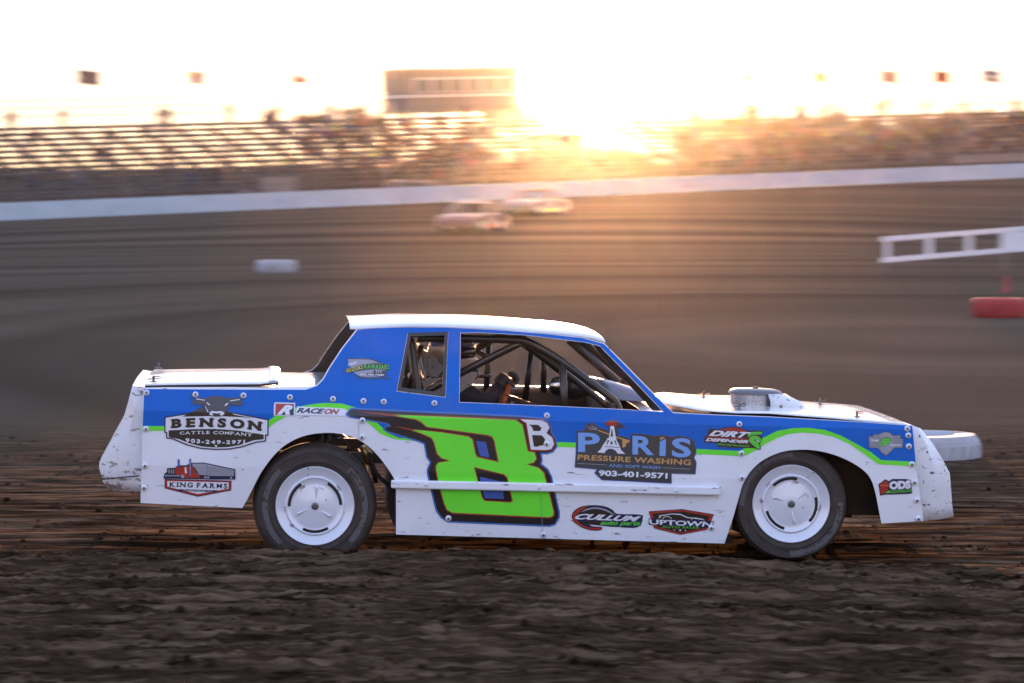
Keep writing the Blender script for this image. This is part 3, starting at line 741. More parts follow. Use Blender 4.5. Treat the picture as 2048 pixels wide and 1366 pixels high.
def slab(txt, bold=0.02, th=0.09, out=0.10, space=0.09):
    """heavy slab-serif lettering: sans glyphs plus serif bars at the stem ends"""
    V, Fc, x = [], [], 0.0; h = 0.70
    for ch in txt:
        if ch == ' ': x += 0.34; continue
        vv, ff = glyphs(ch, bold*(0.2 if ch == 'M' else 1))
        x0 = min(v[0] for v in vv); x1 = max(v[0] for v in vv); b0 = len(V)
        V += [(v[0]-x0+x, v[1]) for v in vv]; Fc += [tuple(i+b0 for i in f) for f in ff]
        wd = x1-x0; sw = 0.13 + 2*bold; bars = []
        for c in SERIF.get(ch, ''):
            if c == 'l': bars += [(x-out*.7, x, 0, th), (x-out*.7, x, h-th, h)]
            elif c == 'r': bars += [(x+wd, x+wd+out*.7, 0, th), (x+wd, x+wd+out*.7, h-th, h)]
            elif c == 'c': bars += [(x-out, x, 0, th), (x+wd, x+wd+out, 0, th), (x-out, x, h-th, h), (x+wd, x+wd+out, h-th, h)]
            elif c == 'L': bars += [(x-out*.7, x+.02, 0, th)]
            elif c == 'R': bars += [(x+wd-.01, x+wd+out*.6, 0, th)]
            elif c == 'C': bars += [(x+wd/2-sw/2-out, x+wd/2-sw/2, 0, th), (x+wd/2+sw/2, x+wd/2+sw/2+out, 0, th)]
            elif c == 't': bars += [(x-out*.6, x, h-th, h), (x+wd, x+wd+out*.6, h-th, h)]
        for (a, b_, c0, c1) in bars:
            k = len(V); V += [(a, c0), (b_, c0), (b_, c1), (a, c1)]; Fc.append((k, k+1, k+2, k+3))
        x += wd + space + 2*bold + (out*.6 if ch in SERIF else 0)
    return V, Fc
def text(name, gl, quad, m, layer, parent, arc=0.0, label=None):
    """fit lettering into the pixel quad TL, TR, BR, BL; arc bows it up in the middle by that many pixels"""
    vv, ff = gl
    x0, x1 = min(v[0] for v in vv), max(v[0] for v in vv); y0, y1 = min(v[1] for v in vv), max(v[1] for v in vv)
    TL, TR, BR, BL = (Vector(q) for q in quad)
    bm = bmesh.new(); vs_ = []
    for (x, y) in vv:
        u, t = (x-x0)/(x1-x0), (y-y0)/(y1-y0)
        q = (BL*(1-u)+BR*u)*(1-t) + (TL*(1-u)+TR*u)*t
        p = S(q.x, q.y - arc*4*u*(1-u)); vs_.append(bm.verts.new((p.x, 0, p.z)))
    for f in ff:
        try: bm.faces.new([vs_[i] for i in f])
        except ValueError: pass
    cut(bm); to_skin(bm, layer*LAY)
    return obj(name, bm, m, parent, label, recalc=False)
def box4(k, x0, y0, x1, y1, dy=0.0):
    """axis box in crop units, right side lowered by dy"""
    return cp(k, (x0, y0), (x1, y0+dy), (x1, y1+dy), (x0, y1))

# ---- paints
VW = (0.80, 0.82, 0.87)
paint = lambda n_, c, **k: mat(n_, c, k.pop('rough', 0.38), coat=k.pop('coat', 0.35), **k)
C = {}
C['white'] = paint('white_body_paint', (0.84, 0.86, 0.90), bump=0.12, bscale=2.2, var=0.05, vscale=3, speck=(0.640, (7, 7, 46), (0.26, 0.23, 0.21)), mud=(0.02, 0.34, (0.20, 0.16, 0.13), 0.0))
C['deck'] = paint('white_deck_paint', (0.74, 0.74, 0.75), rough=0.24, coat=0.9, var=0.05, vscale=3, bump=0.05, bscale=5)
C['nose'] = paint('white_nose_plastic', (0.72, 0.73, 0.74), rough=0.45, var=0.06, vscale=3, speck=(0.615, (24, 24, 40), (0.06, 0.055, 0.05)))
C['tail'] = paint('white_tail_plastic', (0.70, 0.71, 0.73), rough=0.45, var=0.06, vscale=3, speck=(0.62, (9, 9, 30), (0.26, 0.21, 0.18)), mud=(0.32, 0.72, (0.16, 0.12, 0.09), 0.06))
C['blue'] = paint('blue_wrap', (0.003, 0.132, 0.58), rough=0.4, coat=0.0, spec=0.25, bump=0.12, bscale=2.2, var=0.04, vscale=2, speck=(0.735, (6, 6, 34), (0.02, 0.03, 0.08)))
C['green'] = paint('green_wrap', (0.17, 0.86, 0.045), rough=0.4, coat=0.0, spec=0.3, bump=0.12, bscale=2.2, var=0.05, vscale=2, speck=(0.725, (7, 7, 44), (0.03, 0.12, 0.02)))
C['black'] = paint('black_vinyl', (0.018, 0.014, 0.014), rough=0.30); C['brown'] = paint('dark_brown_vinyl', (0.032, 0.020, 0.012), rough=0.35)
C['red'] = paint('red_vinyl', (0.42, 0.035, 0.02)); C['sky'] = paint('light_blue_vinyl', (0.05, 0.16, 0.50)); C['mid'] = paint('mid_blue_vinyl', (0.055, 0.115, 0.42))
C['vwhite'] = paint('white_vinyl', VW); C['grey'] = paint('grey_vinyl', (0.28, 0.29, 0.32)); C['silver'] = paint('silver_vinyl', (0.34, 0.35, 0.41)); C['navy'] = paint('navy_vinyl', (0.018, 0.022, 0.07))
C['charcoal'] = paint('charcoal_vinyl', (0.055, 0.052, 0.055)); C['gold'] = paint('gold_vinyl', (0.60, 0.33, 0.11)); C['pale'] = paint('pale_blue_vinyl', (0.20, 0.40, 0.80)); C['yellow'] = paint('yellow_vinyl', (0.62, 0.58, 0.06)); C['lime'] = paint('lime_vinyl', (0.12, 0.62, 0.06))
C['steel'] = mat('black_cage_steel', (0.030, 0.024, 0.021), 0.38, 0.0, coat=0.2); C['inner'] = mat('bare_dark_inner_skin', (0.055, 0.045, 0.038), 0.6, var=0.2, vscale=4)
C['alu'] = mat('seat_aluminium', (0.28, 0.28, 0.29), 0.38, 0.85, var=0.08, vscale=4); C['bolt'] = mat('bolt_washer', (0.80, 0.81, 0.84), 0.25, 0.1); C['head'] = mat('bolt_head', (0.16, 0.16, 0.17), 0.35, 0.8)
C['chrome'] = mat('chrome', (0.6, 0.6, 0.6), 0.12, 1.0); C['rim'] = mat('white_wheel_paint', (0.76, 0.785, 0.85), 0.22, 0.12, var=0.04, vscale=5, speck=(0.64, (16, 16, 16), (0.3, 0.26, 0.23)), coat=0.3)
C['under'] = mat('undercarriage', (0.020, 0.016, 0.013), 0.8, var=0.3, vscale=8)

# ---- flank outlines (photo pixels)
LOW_REAR = [(286.7,776.5),(284.5,850),(283,930),(280.9,1006),(484.5,1016),(496,996),(510,968),(525,941),(548.5,910),(572,889),(603,873.5),(638,866.5),(673,866.5),(704,873.5),(735,891),(758,914),(777,939),(789,959),(792,980),(792,1069)]
LOW_FRONT = [(1449,1087),(1467,1032.6),(1478,994),(1486,968),(1502,942),(1525,921),(1554,907),(1583,900.5),(1621.6,900),(1660,907),(1696,921),(1725,939),(1741,957),(1750.5,984),(1757,1016.5),(1763,1047),(1847,1042),(1834,945.6),(1832.7,926),(1824.6,850.5)]
TOP = [(1731,844),(1538,833),(1409,828),(1346,824.5),(1300,779),(1255,733),(1209,686.5),(1165,674.5),(1087,666),(990,658.5),(897,654),(816,653.5),(750,655),(713,658),(684,695),(657,736),(645.5,757),(632,770.7),(610.5,778),(450,777.5)]
LOW_REAR = LOW_REAR[:5] + sm(LOW_REAR[5:18], 4) + LOW_REAR[18:]; LOW_FRONT = LOW_FRONT[:1] + sm(LOW_FRONT[1:16], 4) + LOW_FRONT[16:]
OUT = LOW_REAR + LOW_FRONT + TOP
QWIN = [(816,667),(896,664.5),(890.5,794),(794,782)]
FWIN = [(921.6,666),(960,665.5),(1046,670),(1131,680),(1170,685),(1199,692),(1262,756),(1326,823.2),(1240,818),(1090,811),(918.8,804)]
for far in (False, True):
    o = sheet('side_panel', [[OUT, QWIN, FWIN]], C['white'], 0, far=far)
    bm = bmesh.new(); bm.from_mesh(o.data)
    for f in bm.faces:
        if (f.normal.y > 0) != far: f.normal_flip()
    bm.to_mesh(o.data); bm.free(); o.data.materials.append(C['inner']); solid(o, 0.006, -1.0, 1)
ARC_R = [(285.5,852),(400,852),(500,850),(537,841),(552,831),(575,820),(606,811.6),(632.5,807),(654.5,805.7),(684,807),(710,814.5),(745,838),(780,868),(800,876),(900,879),(1107,884),(1130,884.5),(1390,897.7),(1480,902)]
ARC_F = [(1505.6,887.6),(1528,874.7),(1554,862),(1586,856),(1618,855.5),(1650.6,860),(1683,871.5),(1715,889),(1741,903.7),(1762,920),(1831.5,923.7)]
BLUE_T = [(1824,851.5),(1731,845),(1538,834.2),(1409,829.2),(1346,826),(1299,780.5),(1254,734.5),(1208,688),(1165,676),(1087,667.6),(990,660),(897,655.4),(816,655),(750,656.5),(715,659.5),(686,696),(659,737),(647.5,758),(634,772),(611.5,779.5),(450,779),(288.3,778)]
sheet('blue_paint', [[BLUE_T[::-1][:1] + ARC_R + ARC_F + BLUE_T[:-1], grow(QWIN, 0.8), grow(FWIN, 0.8)]], C['blue'], 1)
sheet('blue_paint', [[BLUE_T[::-1][:1] + ARC_R + ARC_F + BLUE_T[:-1], grow(QWIN, 0.8), grow(FWIN, 0.8)]], C['blue'], 1, far=True)
GB = [(285.2,861.5),(400,861.5),(500,861),(537,855.5),(552,844),(571,833.5),(606,820),(632.5,815.5),(654.5,814.5),(684,817),(705,824),(735,845),(762,868),(787,878),(900,888.5),(1107,893.5),(1130,894),(1390,907.7),(1481,912),(1492.7,910),(1512,900.5),(1531,887.6),(1554,876),(1576.5,868),(1602,865),(1634.5,866.6),(1666.7,873),(1699,887.6),(1731,910),(1757,928.5),(1832,933)]
sheet('green_stripe', [[ARC_R + ARC_F + GB[::-1]]], C['green'], 2)

# ---- the big number
num = sheet('door_number', [[grow(cp('E',(45,100),(60,85),(800,120),(1600,155),(1820,175),(1880,200),(1915,260),(1910,300),(1955,365),(1962,430),(1930,475),(1880,490),(1815,490),(1825,560),(1815,600),(1880,650),(1915,720),(1930,800),(1985,1040),(1985,1090),(1950,1150),(1900,1165),(1300,1140),(960,1125),(900,1085),(860,1030),(840,960),(780,700),(775,650),(805,578),(770,530),(745,400),(700,380),(400,290),(370,270),(390,250),(430,245),(405,215),(50,150),(20,132)), 3.2)]], C['sky'], 3, label='big outlined number 8 with wing tails and a small letter B')
BLK = cp('E',(45,100),(60,85),(800,120),(1600,155),(1820,175),(1880,200),(1915,260),(1910,300),(1955,365),(1962,430),(1930,475),(1880,490),(1815,490),(1825,560),(1815,600),(1880,650),(1915,720),(1930,800),(1985,1040),(1985,1090),(1950,1150),(1900,1165),(1300,1140),(960,1125),(900,1085),(860,1030),(840,960),(780,700),(775,650),(805,578),(770,530),(745,400),(700,380),(400,290),(370,270),(390,250),(430,245),(405,215),(50,150),(20,132))
sheet('number_shadow', [[BLK]], C['black'], 4, num)
GRN = cp('E',(360,132),(900,156),(1590,188),(1650,232),(1700,478),(1762,488),(1780,545),(1755,580),(1690,598),(1800,632),(1850,680),(1870,760),(1900,870),(1940,1040),(1940,1070),(1915,1088),(1880,1090),(1000,1048),(950,1020),(925,960),(880,800),(850,650),(850,610),(870,585),(980,565),(900,540),(860,500),(830,390),(805,350),(700,305),(580,268),(900,302),(1150,342),(1185,372),(1212,500),(1228,532),(1432,580),(1392,380),(1370,340),(1330,325),(760,248),(710,203),(660,178))
H2 = cp('E',(1198,622),(1480,690),(1512,720),(1562,940),(1540,955),(1300,940),(1275,910),(1230,740))
sheet('number_edge', [[grow(GRN, 2.3), grow(H2, -2.0)]], C['red'], 5, num)
sheet('number_face', [[GRN, H2]], C['green'], 6, num)
sheet('number_tail', [[cp('E',(90,104),(360,126),(560,150),(420,147),(220,122))], [cp('E',(450,243),(590,262),(700,292),(560,270))]], C['red'], 7, num)
sheet('number_core', [[cp('E',(1220,380),(1310,392),(1345,535),(1255,518))]], C['mid'], 5, num); sheet('number_core', [[cp('E',(1255,712),(1460,762),(1480,920),(1300,915))]], C['mid'], 5, num)
BW = cp('E',(1635,180),(1830,190),(1880,213),(1902,258),(1872,308),(1928,348),(1945,410),(1920,455),(1870,465),(1730,460),(1690,215))
B1, B2 = cp('E',(1712,228),(1795,230),(1828,258),(1815,288),(1752,287),(1740,250)), cp('E',(1740,325),(1830,328),(1862,362),(1850,418),(1792,430),(1748,372))
sheet('letter_rim', [[grow(BW, 2.2)]], C['red'], 7, num); sheet('letter_face', [[BW]], C['vwhite'], 8, num)
sheet('letter_counter', [[B1], [B2]], C['brown'], 9, num); sheet('letter_foot', [[cp('E',(1748,372),(1792,372),(1800,432),(1758,432))]], C['brown'], 10, num)

# ---- sponsor decals: each a part, its lettering and emblem sub-parts
def base(label, outline, m, grow_by=2.0, rim=None, layer=3):
    d = sheet('sponsor_decal', [[grow(outline, grow_by)]], rim or C['navy'], layer, label=label)
    sheet('decal_ground', [[outline]], m, layer+1, d); return d
# bull head plaque
pl = cp('B',(130,368),(430,320),(730,300),(950,316),(1365,398),(1362,570),(1335,572),(1332,642),(1225,655),(1050,712),(900,738),(730,742),(560,730),(400,690),(280,640),(210,610),(150,605),(150,540),(128,535))
d = base('brown and white plaque with a bull head above and a telephone number below', pl, C['vwhite'], 2.6)
sheet('plaque_field', [[cp('B',(165,520),(450,505),(730,502),(1000,520),(1320,572),(1318,628),(1200,640),(1040,695),(890,722),(730,728),(570,716),(410,675),(290,625),(165,600))], [cp('B',(330,352),(470,285),(600,215),(880,270),(960,330),(1200,370),(1000,356),(730,344),(500,350))]], C['brown'], 5, d)
text('lettering', slab('BENSON', 0.06, 0.11), cp('B',(190,382),(1310,415),(1300,532),(185,498)), C['brown'], 6, d, 5.0)
text('lettering', slab('CATTLE COMPANY', 0.015), cp('B',(300,536),(1185,556),(1180,596),(300,572)), C['vwhite'], 6, d, 3.0)
text('lettering', slab('903-249-2971', 0.04), cp('B',(370,612),(1105,632),(1100,680),(370,665)), C['vwhite'], 6, d, -2.5)
sheet('star', [[star(*cp('B',(740,710))[0], 3.6)]], C['vwhite'], 6, d)
sheet('bull_head', [[cp('B',(420,80),(455,95),(480,130),(540,120),(610,125),(680,105),(740,98),(820,105),(880,128),(940,120),(1010,125),(1060,100),(1100,80),(1090,120),(1030,155),(1080,180),(1050,210),(980,220),(915,205),(890,250),(850,300),(845,335),(800,350),(740,352),(690,348),(655,330),(640,285),(610,215),(560,212),(480,200),(440,170),(490,150),(540,155),(470,140))]], C['charcoal'], 7, d)
sheet('muzzle', [[cp('B',(665,300),(690,285),(740,292),(800,285),(838,300),(842,325),(805,342),(780,325),(800,312),(780,308),(750,318),(715,308),(690,312),(710,328),(695,342),(662,328))], [cp('B',(622,180),(640,182),(672,215),(655,215))], [cp('B',(880,182),(890,190),(860,222),(842,218))], [cp('B',(604,218),(616,230),(650,300),(640,300))], [cp('B',(500,132),(608,150),(604,158),(500,142))], [cp('B',(912,156),(1030,140),(1030,148),(914,166))]], C['vwhite'], 8, d)
# red truck plaque
pl = cp('B',(128,1120),(918,1140),(915,1240),(520,1315),(128,1215))
d = base('white shield plaque with a red truck and silver cattle trailer on top', pl, C['red'], 1.6)
sheet('plaque_field', [[cp('B',(150,1135),(895,1152),(892,1228),(520,1292),(150,1202))]], C['vwhite'], 5, d)
text('lettering', slab('KING FARMS', 0.035), cp('B',(175,1145),(880,1165),(876,1230),(170,1205)), C['navy'], 6, d)
sheet('ribbon', [[cp('B',(283,1232),(757,1247),(752,1270),(290,1256))]], C['navy'], 6, d)
text('lettering', slab('CLARKSVILLE, TX', 0.02), cp('B',(345,1237),(695,1250),(693,1266),(345,1254)), C['vwhite'], 7, d)
tr = sheet('truck_emblem', [[grow(cp('B',(110,1100),(118,1050),(150,1030),(152,985),(245,980),(280,950),(382,948),(440,920),(590,915),(968,995),(970,1110),(700,1110),(480,1105)), 1.0)]], C['navy'], 5, d)
for nm, pts, mm, ly in (('trailer', ((450,925),(590,922),(962,1000),(958,1075),(690,1072),(560,1060),(485,1055)), 'silver', 6), ('trailer', ((625,935),(640,935),(640,1060),(625,1060)), 'grey', 7),
    ('trailer', ((640,965),(960,1012),(960,1020),(640,980)), 'grey', 7), ('trailer', ((640,1000),(960,1036),(960,1044),(640,1014)), 'grey', 7), ('trailer', ((640,1035),(960,1058),(960,1064),(640,1046)), 'grey', 7),
    ('cab', ((250,972),(385,952),(480,965),(545,1060),(545,1098),(370,1095),(250,1050)), 'red', 6), ('grille', ((155,990),(245,985),(245,1048),(155,1045)), 'charcoal', 7), ('grille', ((165,996),(178,996),(178,1042),(165,1040)), 'silver', 8), ('grille', ((195,994),(208,994),(208,1042),(195,1042)), 'silver', 8), ('grille', ((222,994),(234,994),(234,1044),(222,1044)), 'silver', 8),
    ('bumper', ((118,1060),(300,1064),(300,1078),(118,1076)), 'silver', 7), ('stack', ((275,870),(300,872),(300,960),(275,962)), 'mid', 7), ('stack', ((414,862),(440,864),(440,1075),(416,1078)), 'mid', 7), ('stack', ((422,868),(432,868),(432,1070),(424,1070)), 'silver', 8), ('cab', ((360,965),(378,965),(390,1040),(364,1040)), 'vwhite', 7)):
    sheet(nm, [[cp('B', *pts)]], C[mm], ly, d)
sheet('truck_wheel', [[ell(*cp('B',(335,1078))[0], 3.6, 3.8, 14)], [ell(*cp('B',(610,1090))[0], 2.6, 2.6, 12)], [ell(*cp('B',(645,1091))[0], 2.6, 2.6, 12)], [ell(*cp('B',(925,1096))[0], 2.4, 2.4, 12)]], C['silver'], 8, d)
# RACEON
d = sheet('sponsor_decal', [[sm(cp('R',(130,790),(150,783),(390,790),(410,800),(410,950),(385,970),(140,965),(120,950),(122,810)),2)], [cp('R',(440,838),(1090,868),(1095,930),(1110,970),(420,958),(428,880))]], C['vwhite'], 3, label='racing team decal with a red and navy square letter badge')
sheet('badge', [[cp('R',(145,798),(395,804),(395,870),(225,862),(205,952),(140,955))]], C['red'], 5, d)
sheet('badge', [[cp('R',(225,862),(395,870),(390,957),(205,952))]], C['navy'], 5, d)
text('badge_letter', glyphs('R', 0.06, 0.35), cp('R',(215,815),(385,822),(350,955),(160,950)), C['vwhite'], 6, d)
text('lettering', glyphs('RACE', 0.035, 0.25, 0.95), cp('R',(448,855),(822,868),(798,940),(430,925)), C['navy'], 5, d)
text('lettering', glyphs('ON', 0.035, 0.25, 0.95), cp('R',(826,868),(1020,876),(998,946),(802,940)), C['red'], 5, d)
# motorcycle dealer decal on the sail panel
d = sheet('sponsor_decal', [[sm(cp('R',(1130,185),(1300,178),(1440,185),(1530,215),(1600,245),(1640,300),(1640,400),(1630,430),(1400,440),(1290,420),(1230,385),(1180,340),(1150,280)),2)]], C['silver'], 3, label='silver oval dealer decal with yellow and green lettering')
sheet('swoosh', [[cp('R',(1100,180),(1440,182),(1540,212),(1600,245),(1580,250),(1500,220),(1430,196),(1130,192))], [cp('R',(1210,385),(1290,432),(1390,446),(1700,442),(1700,462),(1390,462),(1280,448),(1220,405))], [cp('R',(1100,325),(1330,265),(1500,246),(1695,258),(1695,342),(1500,332),(1340,345),(1100,388))], [cp('R',(1480,345),(1665,350),(1655,385),(1640,432),(1330,420),(1290,392),(1480,380))]], C['charcoal'], 4, d)
text('lettering', glyphs('PARIS', 0.03, 0.2), cp('R',(1135,250),(1262,222),(1250,255),(1130,285)), C['vwhite'], 6, d)
text('lettering', slab('SUZUKI', 0.035), cp('R',(1112,325),(1335,272),(1335,325),(1112,375)), C['yellow'], 6, d)
text('lettering', slab('KAWASAKI', 0.035), cp('R',(1352,262),(1690,268),(1690,330),(1352,318)), C['lime'], 6, d)
text('lettering', slab('LLC', 0.02), cp('R',(1515,345),(1598,348),(1595,375),(1512,372)), C['vwhite'], 6, d)
text('lettering', glyphs('903.785.7300', 0.03, 0.2), cp('R',(1300,390),(1625,396),(1620,422),(1295,416)), C['vwhite'], 6, d)
# tower and wand decal
pl = cp('P',(170,268),(285,262),(300,180),(390,155),(440,180),(500,225),(630,262),(655,212),(590,180),(590,140),(640,115),(720,110),(780,135),(890,215),(770,235),(775,335),(890,358),(955,395),(970,310),(1110,310),(1320,345),(1380,330),(1480,340),(1560,362),(1650,345),(1800,360),(1890,420),(1910,520),(1910,590),(1880,660),(1915,730),(1900,895),(1550,885),(1550,1030),(1430,1025),(870,995),(740,990),(540,980),(490,930),(440,885),(480,825),(150,795),(165,600))
d = base('large charcoal decal with an iron lattice tower for a letter and gold lettering', pl, C['charcoal'], 1.4, C['mid'])
P_ = lambda ch, x0, y0, x1, y1, bold, m, dy=0.0: text('lettering', glyphs(ch, bold), box4('P', x0, y0, x1, y1, dy), C[m], 6, d)
P_('P', 190, 292, 510, 575, 0.03, 'pale', 8); P_('R', 985, 338, 1300, 612, 0.03, 'pale', 12); P_('S', 1560, 370, 1845, 652, 0.03, 'pale', 8)
sheet('lettering', [[cp('P',(1385,430),(1475,380),(1468,635),(1380,632))]], C['pale'], 6, d)
sheet('accent', [[cp('P',(1392,360),(1465,358),(1392,412))], [cp('P',(470,250),(640,305),(636,325),(485,268))], [cp('P',(745,345),(830,372),(950,410),(930,440),(900,438),(885,500),(840,515),(835,395),(745,362))]], C['gold'], 6, d)
sheet('accent', [[cp('P',(300,200),(470,238),(465,246),(310,210))], [cp('P',(345,235),(470,244),(465,252),(350,245))], [cp('P',(385,180),(470,232),(462,236),(380,190))]], C['silver'], 6, d)
sheet('cap', [[sm(cp('P',(600,165),(620,135),(690,125),(745,140),(770,180),(730,190),(660,195),(610,190)),2)]], C['red'], 7, d)
sheet('tower', [[cp('P',(665,195),(715,200),(745,375),(755,385),(750,398),(785,465),(800,500),(820,550),(880,605),(770,600),(740,555),(690,530),(640,530),(600,550),(575,592),(470,580),(520,540),(555,475),(560,465),(615,395),(608,380),(640,372)), cp('P',(668,420),(695,425),(692,470),(664,465))]], C['vwhite'], 6, d)
sheet('tower_detail', [[cp('P',(585,492),(790,505),(792,514),(582,501))], [cp('P',(620,405),(650,405),(640,420),(615,470),(605,468))], [cp('P',(715,405),(740,412),(755,470),(742,472),(725,425))], [cp('P',(680,240),(692,242),(700,350),(665,350))]], C['charcoal'], 7, d)
text('lettering', glyphs('PRESSURE WASHING', 0.022, 0, 1.05), cp('P',(190,612),(1845,690),(1840,772),(180,690)), C['gold'], 6, d)
text('lettering', glyphs('AND SOFT WASH', 0.005), cp('P',(640,752),(1390,785),(1388,828),(640,795)), C['pale'], 6, d)
sheet('rule', [[cp('P',(185,740),(608,762),(608,769),(185,747))], [cp('P',(1420,802),(1832,826),(1832,833),(1420,809))]], C['silver'], 6, d)
text('lettering', glyphs('903-401-9571', 0.035), cp('P',(495,840),(1500,885),(1495,970),(490,925)), C['vwhite'], 6, d)
# red disc decal with knight helmet
pl = cp('D',(345,335),(600,345),(720,305),(900,288),(1100,315),(1270,378),(1640,378),(1590,495),(1610,580),(1560,680),(1585,820),(1540,840),(1430,790),(1330,790),(900,785),(560,760),(530,670),(220,650),(235,520),(300,490))
d = base('red and white decal with a green knight helmet at its end', pl, C['brown'], 0.5, C['charcoal'])
sheet('disc', [[sm(cp('D',(600,360),(720,318),(900,302),(1080,325),(1260,395),(1100,400),(700,375)),2)], [cp('D',(240,525),(1300,570),(1300,600),(238,545))], [cp('D',(1210,660),(1300,665),(1290,700),(1200,690))]], C['red'], 5, d)
text('lettering', glyphs('DIRT', 0.05, 0.3), cp('D',(375,365),(1370,415),(1280,555),(318,500)), C['vwhite'], 6, d)
text('lettering', glyphs('DEFENDER', 0.045, 0.25), cp('D',(270,550),(1300,612),(1270,680),(248,625)), C['vwhite'], 6, d)
text('lettering', glyphs("We've Got You Covered", 0.025, 0.2), cp('D',(555,675),(1310,725),(1290,770),(550,725)), C['lime'], 6, d)
sheet('helmet', [[sm(cp('D',(1310,530),(1390,500),(1500,505),(1580,560),(1590,620),(1540,660),(1545,730),(1575,805),(1540,822),(1460,775),(1390,720),(1300,640)),3)], [cp('D',(1270,460),(1380,405),(1630,398),(1590,470),(1450,470),(1370,480),(1260,530))]], C['lime'], 6, d)
sheet('visor', [[cp('D',(1410,580),(1580,635),(1555,662),(1450,625))]], C['charcoal'], 7, d); sheet('visor', [[cp('D',(1460,600),(1565,640),(1552,652),(1480,622))]], C['vwhite'], 8, d)
# silver spade crest with green nine
pl = cp('T',(215,265),(300,262),(280,235),(380,230),(440,200),(500,190),(560,205),(610,250),(740,245),(720,290),(770,310),(765,440),(630,450),(560,520),(495,570),(420,520),(370,450),(230,440))
d = base('small silver crest decal with a green number nine', pl, C['grey'], 0.7, C['navy'])
sheet('crest', [[sm(cp('T',(400,300),(440,225),(500,205),(560,225),(600,290),(600,440),(545,510),(495,550),(440,510),(395,440)),2)]], C['silver'], 5, d)
text('lettering', glyphs('TEAM', 0.03), box4('T', 248, 308, 370, 342, 4), C['vwhite'], 6, d); text('lettering', glyphs('DESIGNS', 0.03), box4('T', 560, 385, 742, 418, 4), C['vwhite'], 6, d)
text('lettering', glyphs('9', 0.10, 0.2), cp('T',(410,265),(585,275),(555,440),(380,430)), C['charcoal'], 7, d); text('lettering', glyphs('9', 0.055, 0.2), cp('T',(422,278),(575,286),(545,430),(392,420)), C['lime'], 8, d); sheet('tail', [[cp('T',(350,392),(450,378),(455,392),(410,410))]], C['lime'], 9, d)
# red barn decal
pl = cp('T',(380,1035),(485,955),(545,985),(600,950),(800,950),(890,965),(900,1060),(915,1170),(880,1182),(470,1195),(405,1210),(395,1120))
d = base('red barn decal with chunky white letters over a green strip', pl, C['navy'], 0.6, C['charcoal'])
sheet('barn', [[cp('T',(395,1035),(485,970),(535,1010),(535,1120),(470,1180),(405,1195),(405,1060))]], C['red'], 5, d); sheet('barn', [[cp('T',(400,1045),(530,1042),(530,1052),(400,1055))]], C['gold'], 6, d)
text('lettering', glyphs('ODS', 0.075, 0, 1.0), cp('T',(545,985),(895,965),(895,1105),(550,1120)), C['vwhite'], 6, d)
sheet('strip', [[cp('T',(530,1135),(905,1112),(908,1150),(480,1175))]], C['lime'], 6, d)
sheet('strip', [[cp('T',(560,1142),(895,1124),(895,1138),(557,1156))]], C['navy'], 7, d)
# black disc decal with red swoosh
d = sheet('sponsor_decal', [[sm(cp('U',(82,340),(95,280),(160,222),(260,192),(400,188),(520,210),(600,255),(645,295),(850,300),(955,310),(965,330),(940,440),(840,470),(680,460),(560,455),(430,440),(330,430),(300,425),(340,450),(440,455),(465,475),(430,500),(320,500),(200,460),(110,400)),2)]], C['navy'], 3, label='black disc auto parts decal with a red swoosh and green script')
sheet('decal_ground', [[sm(cp('U',(150,330),(190,260),(280,215),(400,205),(510,225),(590,265),(640,310),(600,330),(300,300),(200,330)),2)], [cp('U',(140,390),(430,390),(440,435),(340,425),(260,420))]], C['brown'], 4, d)
sheet('swoosh', [[sm(cp('U',(92,340),(105,285),(165,230),(260,200),(285,205),(190,260),(140,320),(150,380),(230,440),(330,470),(450,465),(430,492),(320,490),(200,450),(115,395)),2)]], C['red'], 5, d)
sheet('swoosh', [[sm(cp('U',(195,275),(260,235),(380,212),(500,235),(590,285),(635,315),(560,285),(480,252),(380,232),(280,248)),2)]], C['silver'], 5, d)
text('lettering', glyphs('CULLUM', 0.045, 0.35), cp('U',(150,290),(945,325),(915,392),(112,362)), C['vwhite'], 6, d)
text('lettering', glyphs('auto parts', 0.035, 0.3), cp('U',(440,382),(945,392),(930,455),(430,448)), C['lime'], 6, d)
# red shield decal with car outline
pl = cp('U',(1045,270),(1450,242),(1840,305),(1800,400),(1750,490),(1430,550),(1110,470),(1085,400))
d = base('red edged black shield decal with a white car outline', pl, C['red'], 1.0, C['navy'])
sheet('plaque_field', [[cp('U',(1085,290),(1450,265),(1790,322),(1765,400),(1715,475),(1430,530),(1140,455),(1115,400))]], C['brown'], 5, d)
sheet('letter_rim', [[cp('U',(1036,352),(1090,352),(1850,385),(1832,455),(1760,470),(1040,430))]], C['navy'], 6, d)
sheet('car_outline', [[cp('U',(1150,352),(1175,330),(1160,315),(1230,305),(1330,290),(1430,295),(1520,335),(1700,355),(1735,375),(1690,365),(1510,345),(1430,308),(1330,300),(1235,315),(1185,322),(1190,338))], [arcband(*cp('U',(1265,360))[0], 9, 6, 1.2, 180, 360)], [arcband(*cp('U',(1615,372))[0], 8, 5, 1.2, 180, 360)]], C['vwhite'], 7, d)
text('lettering', glyphs('UPTOWN', 0.03, 0.0, 1.0), cp('U',(1042,362),(1840,395),(1815,458),(1050,425)), C['vwhite'], 8, d)
text('lettering', glyphs('AUTO SALES', 0.015, 0, 1.1), cp('U',(1205,440),(1660,452),(1655,480),(1200,468)), C['lime'], 7, d)
sheet('star', [[star(*cp('U',(1428,498))[0], 3.0)], [star(*cp('U',(1355,494))[0], 1.8)], [star(*cp('U',(1495,502))[0], 1.8)]], C['vwhite'], 7, d)

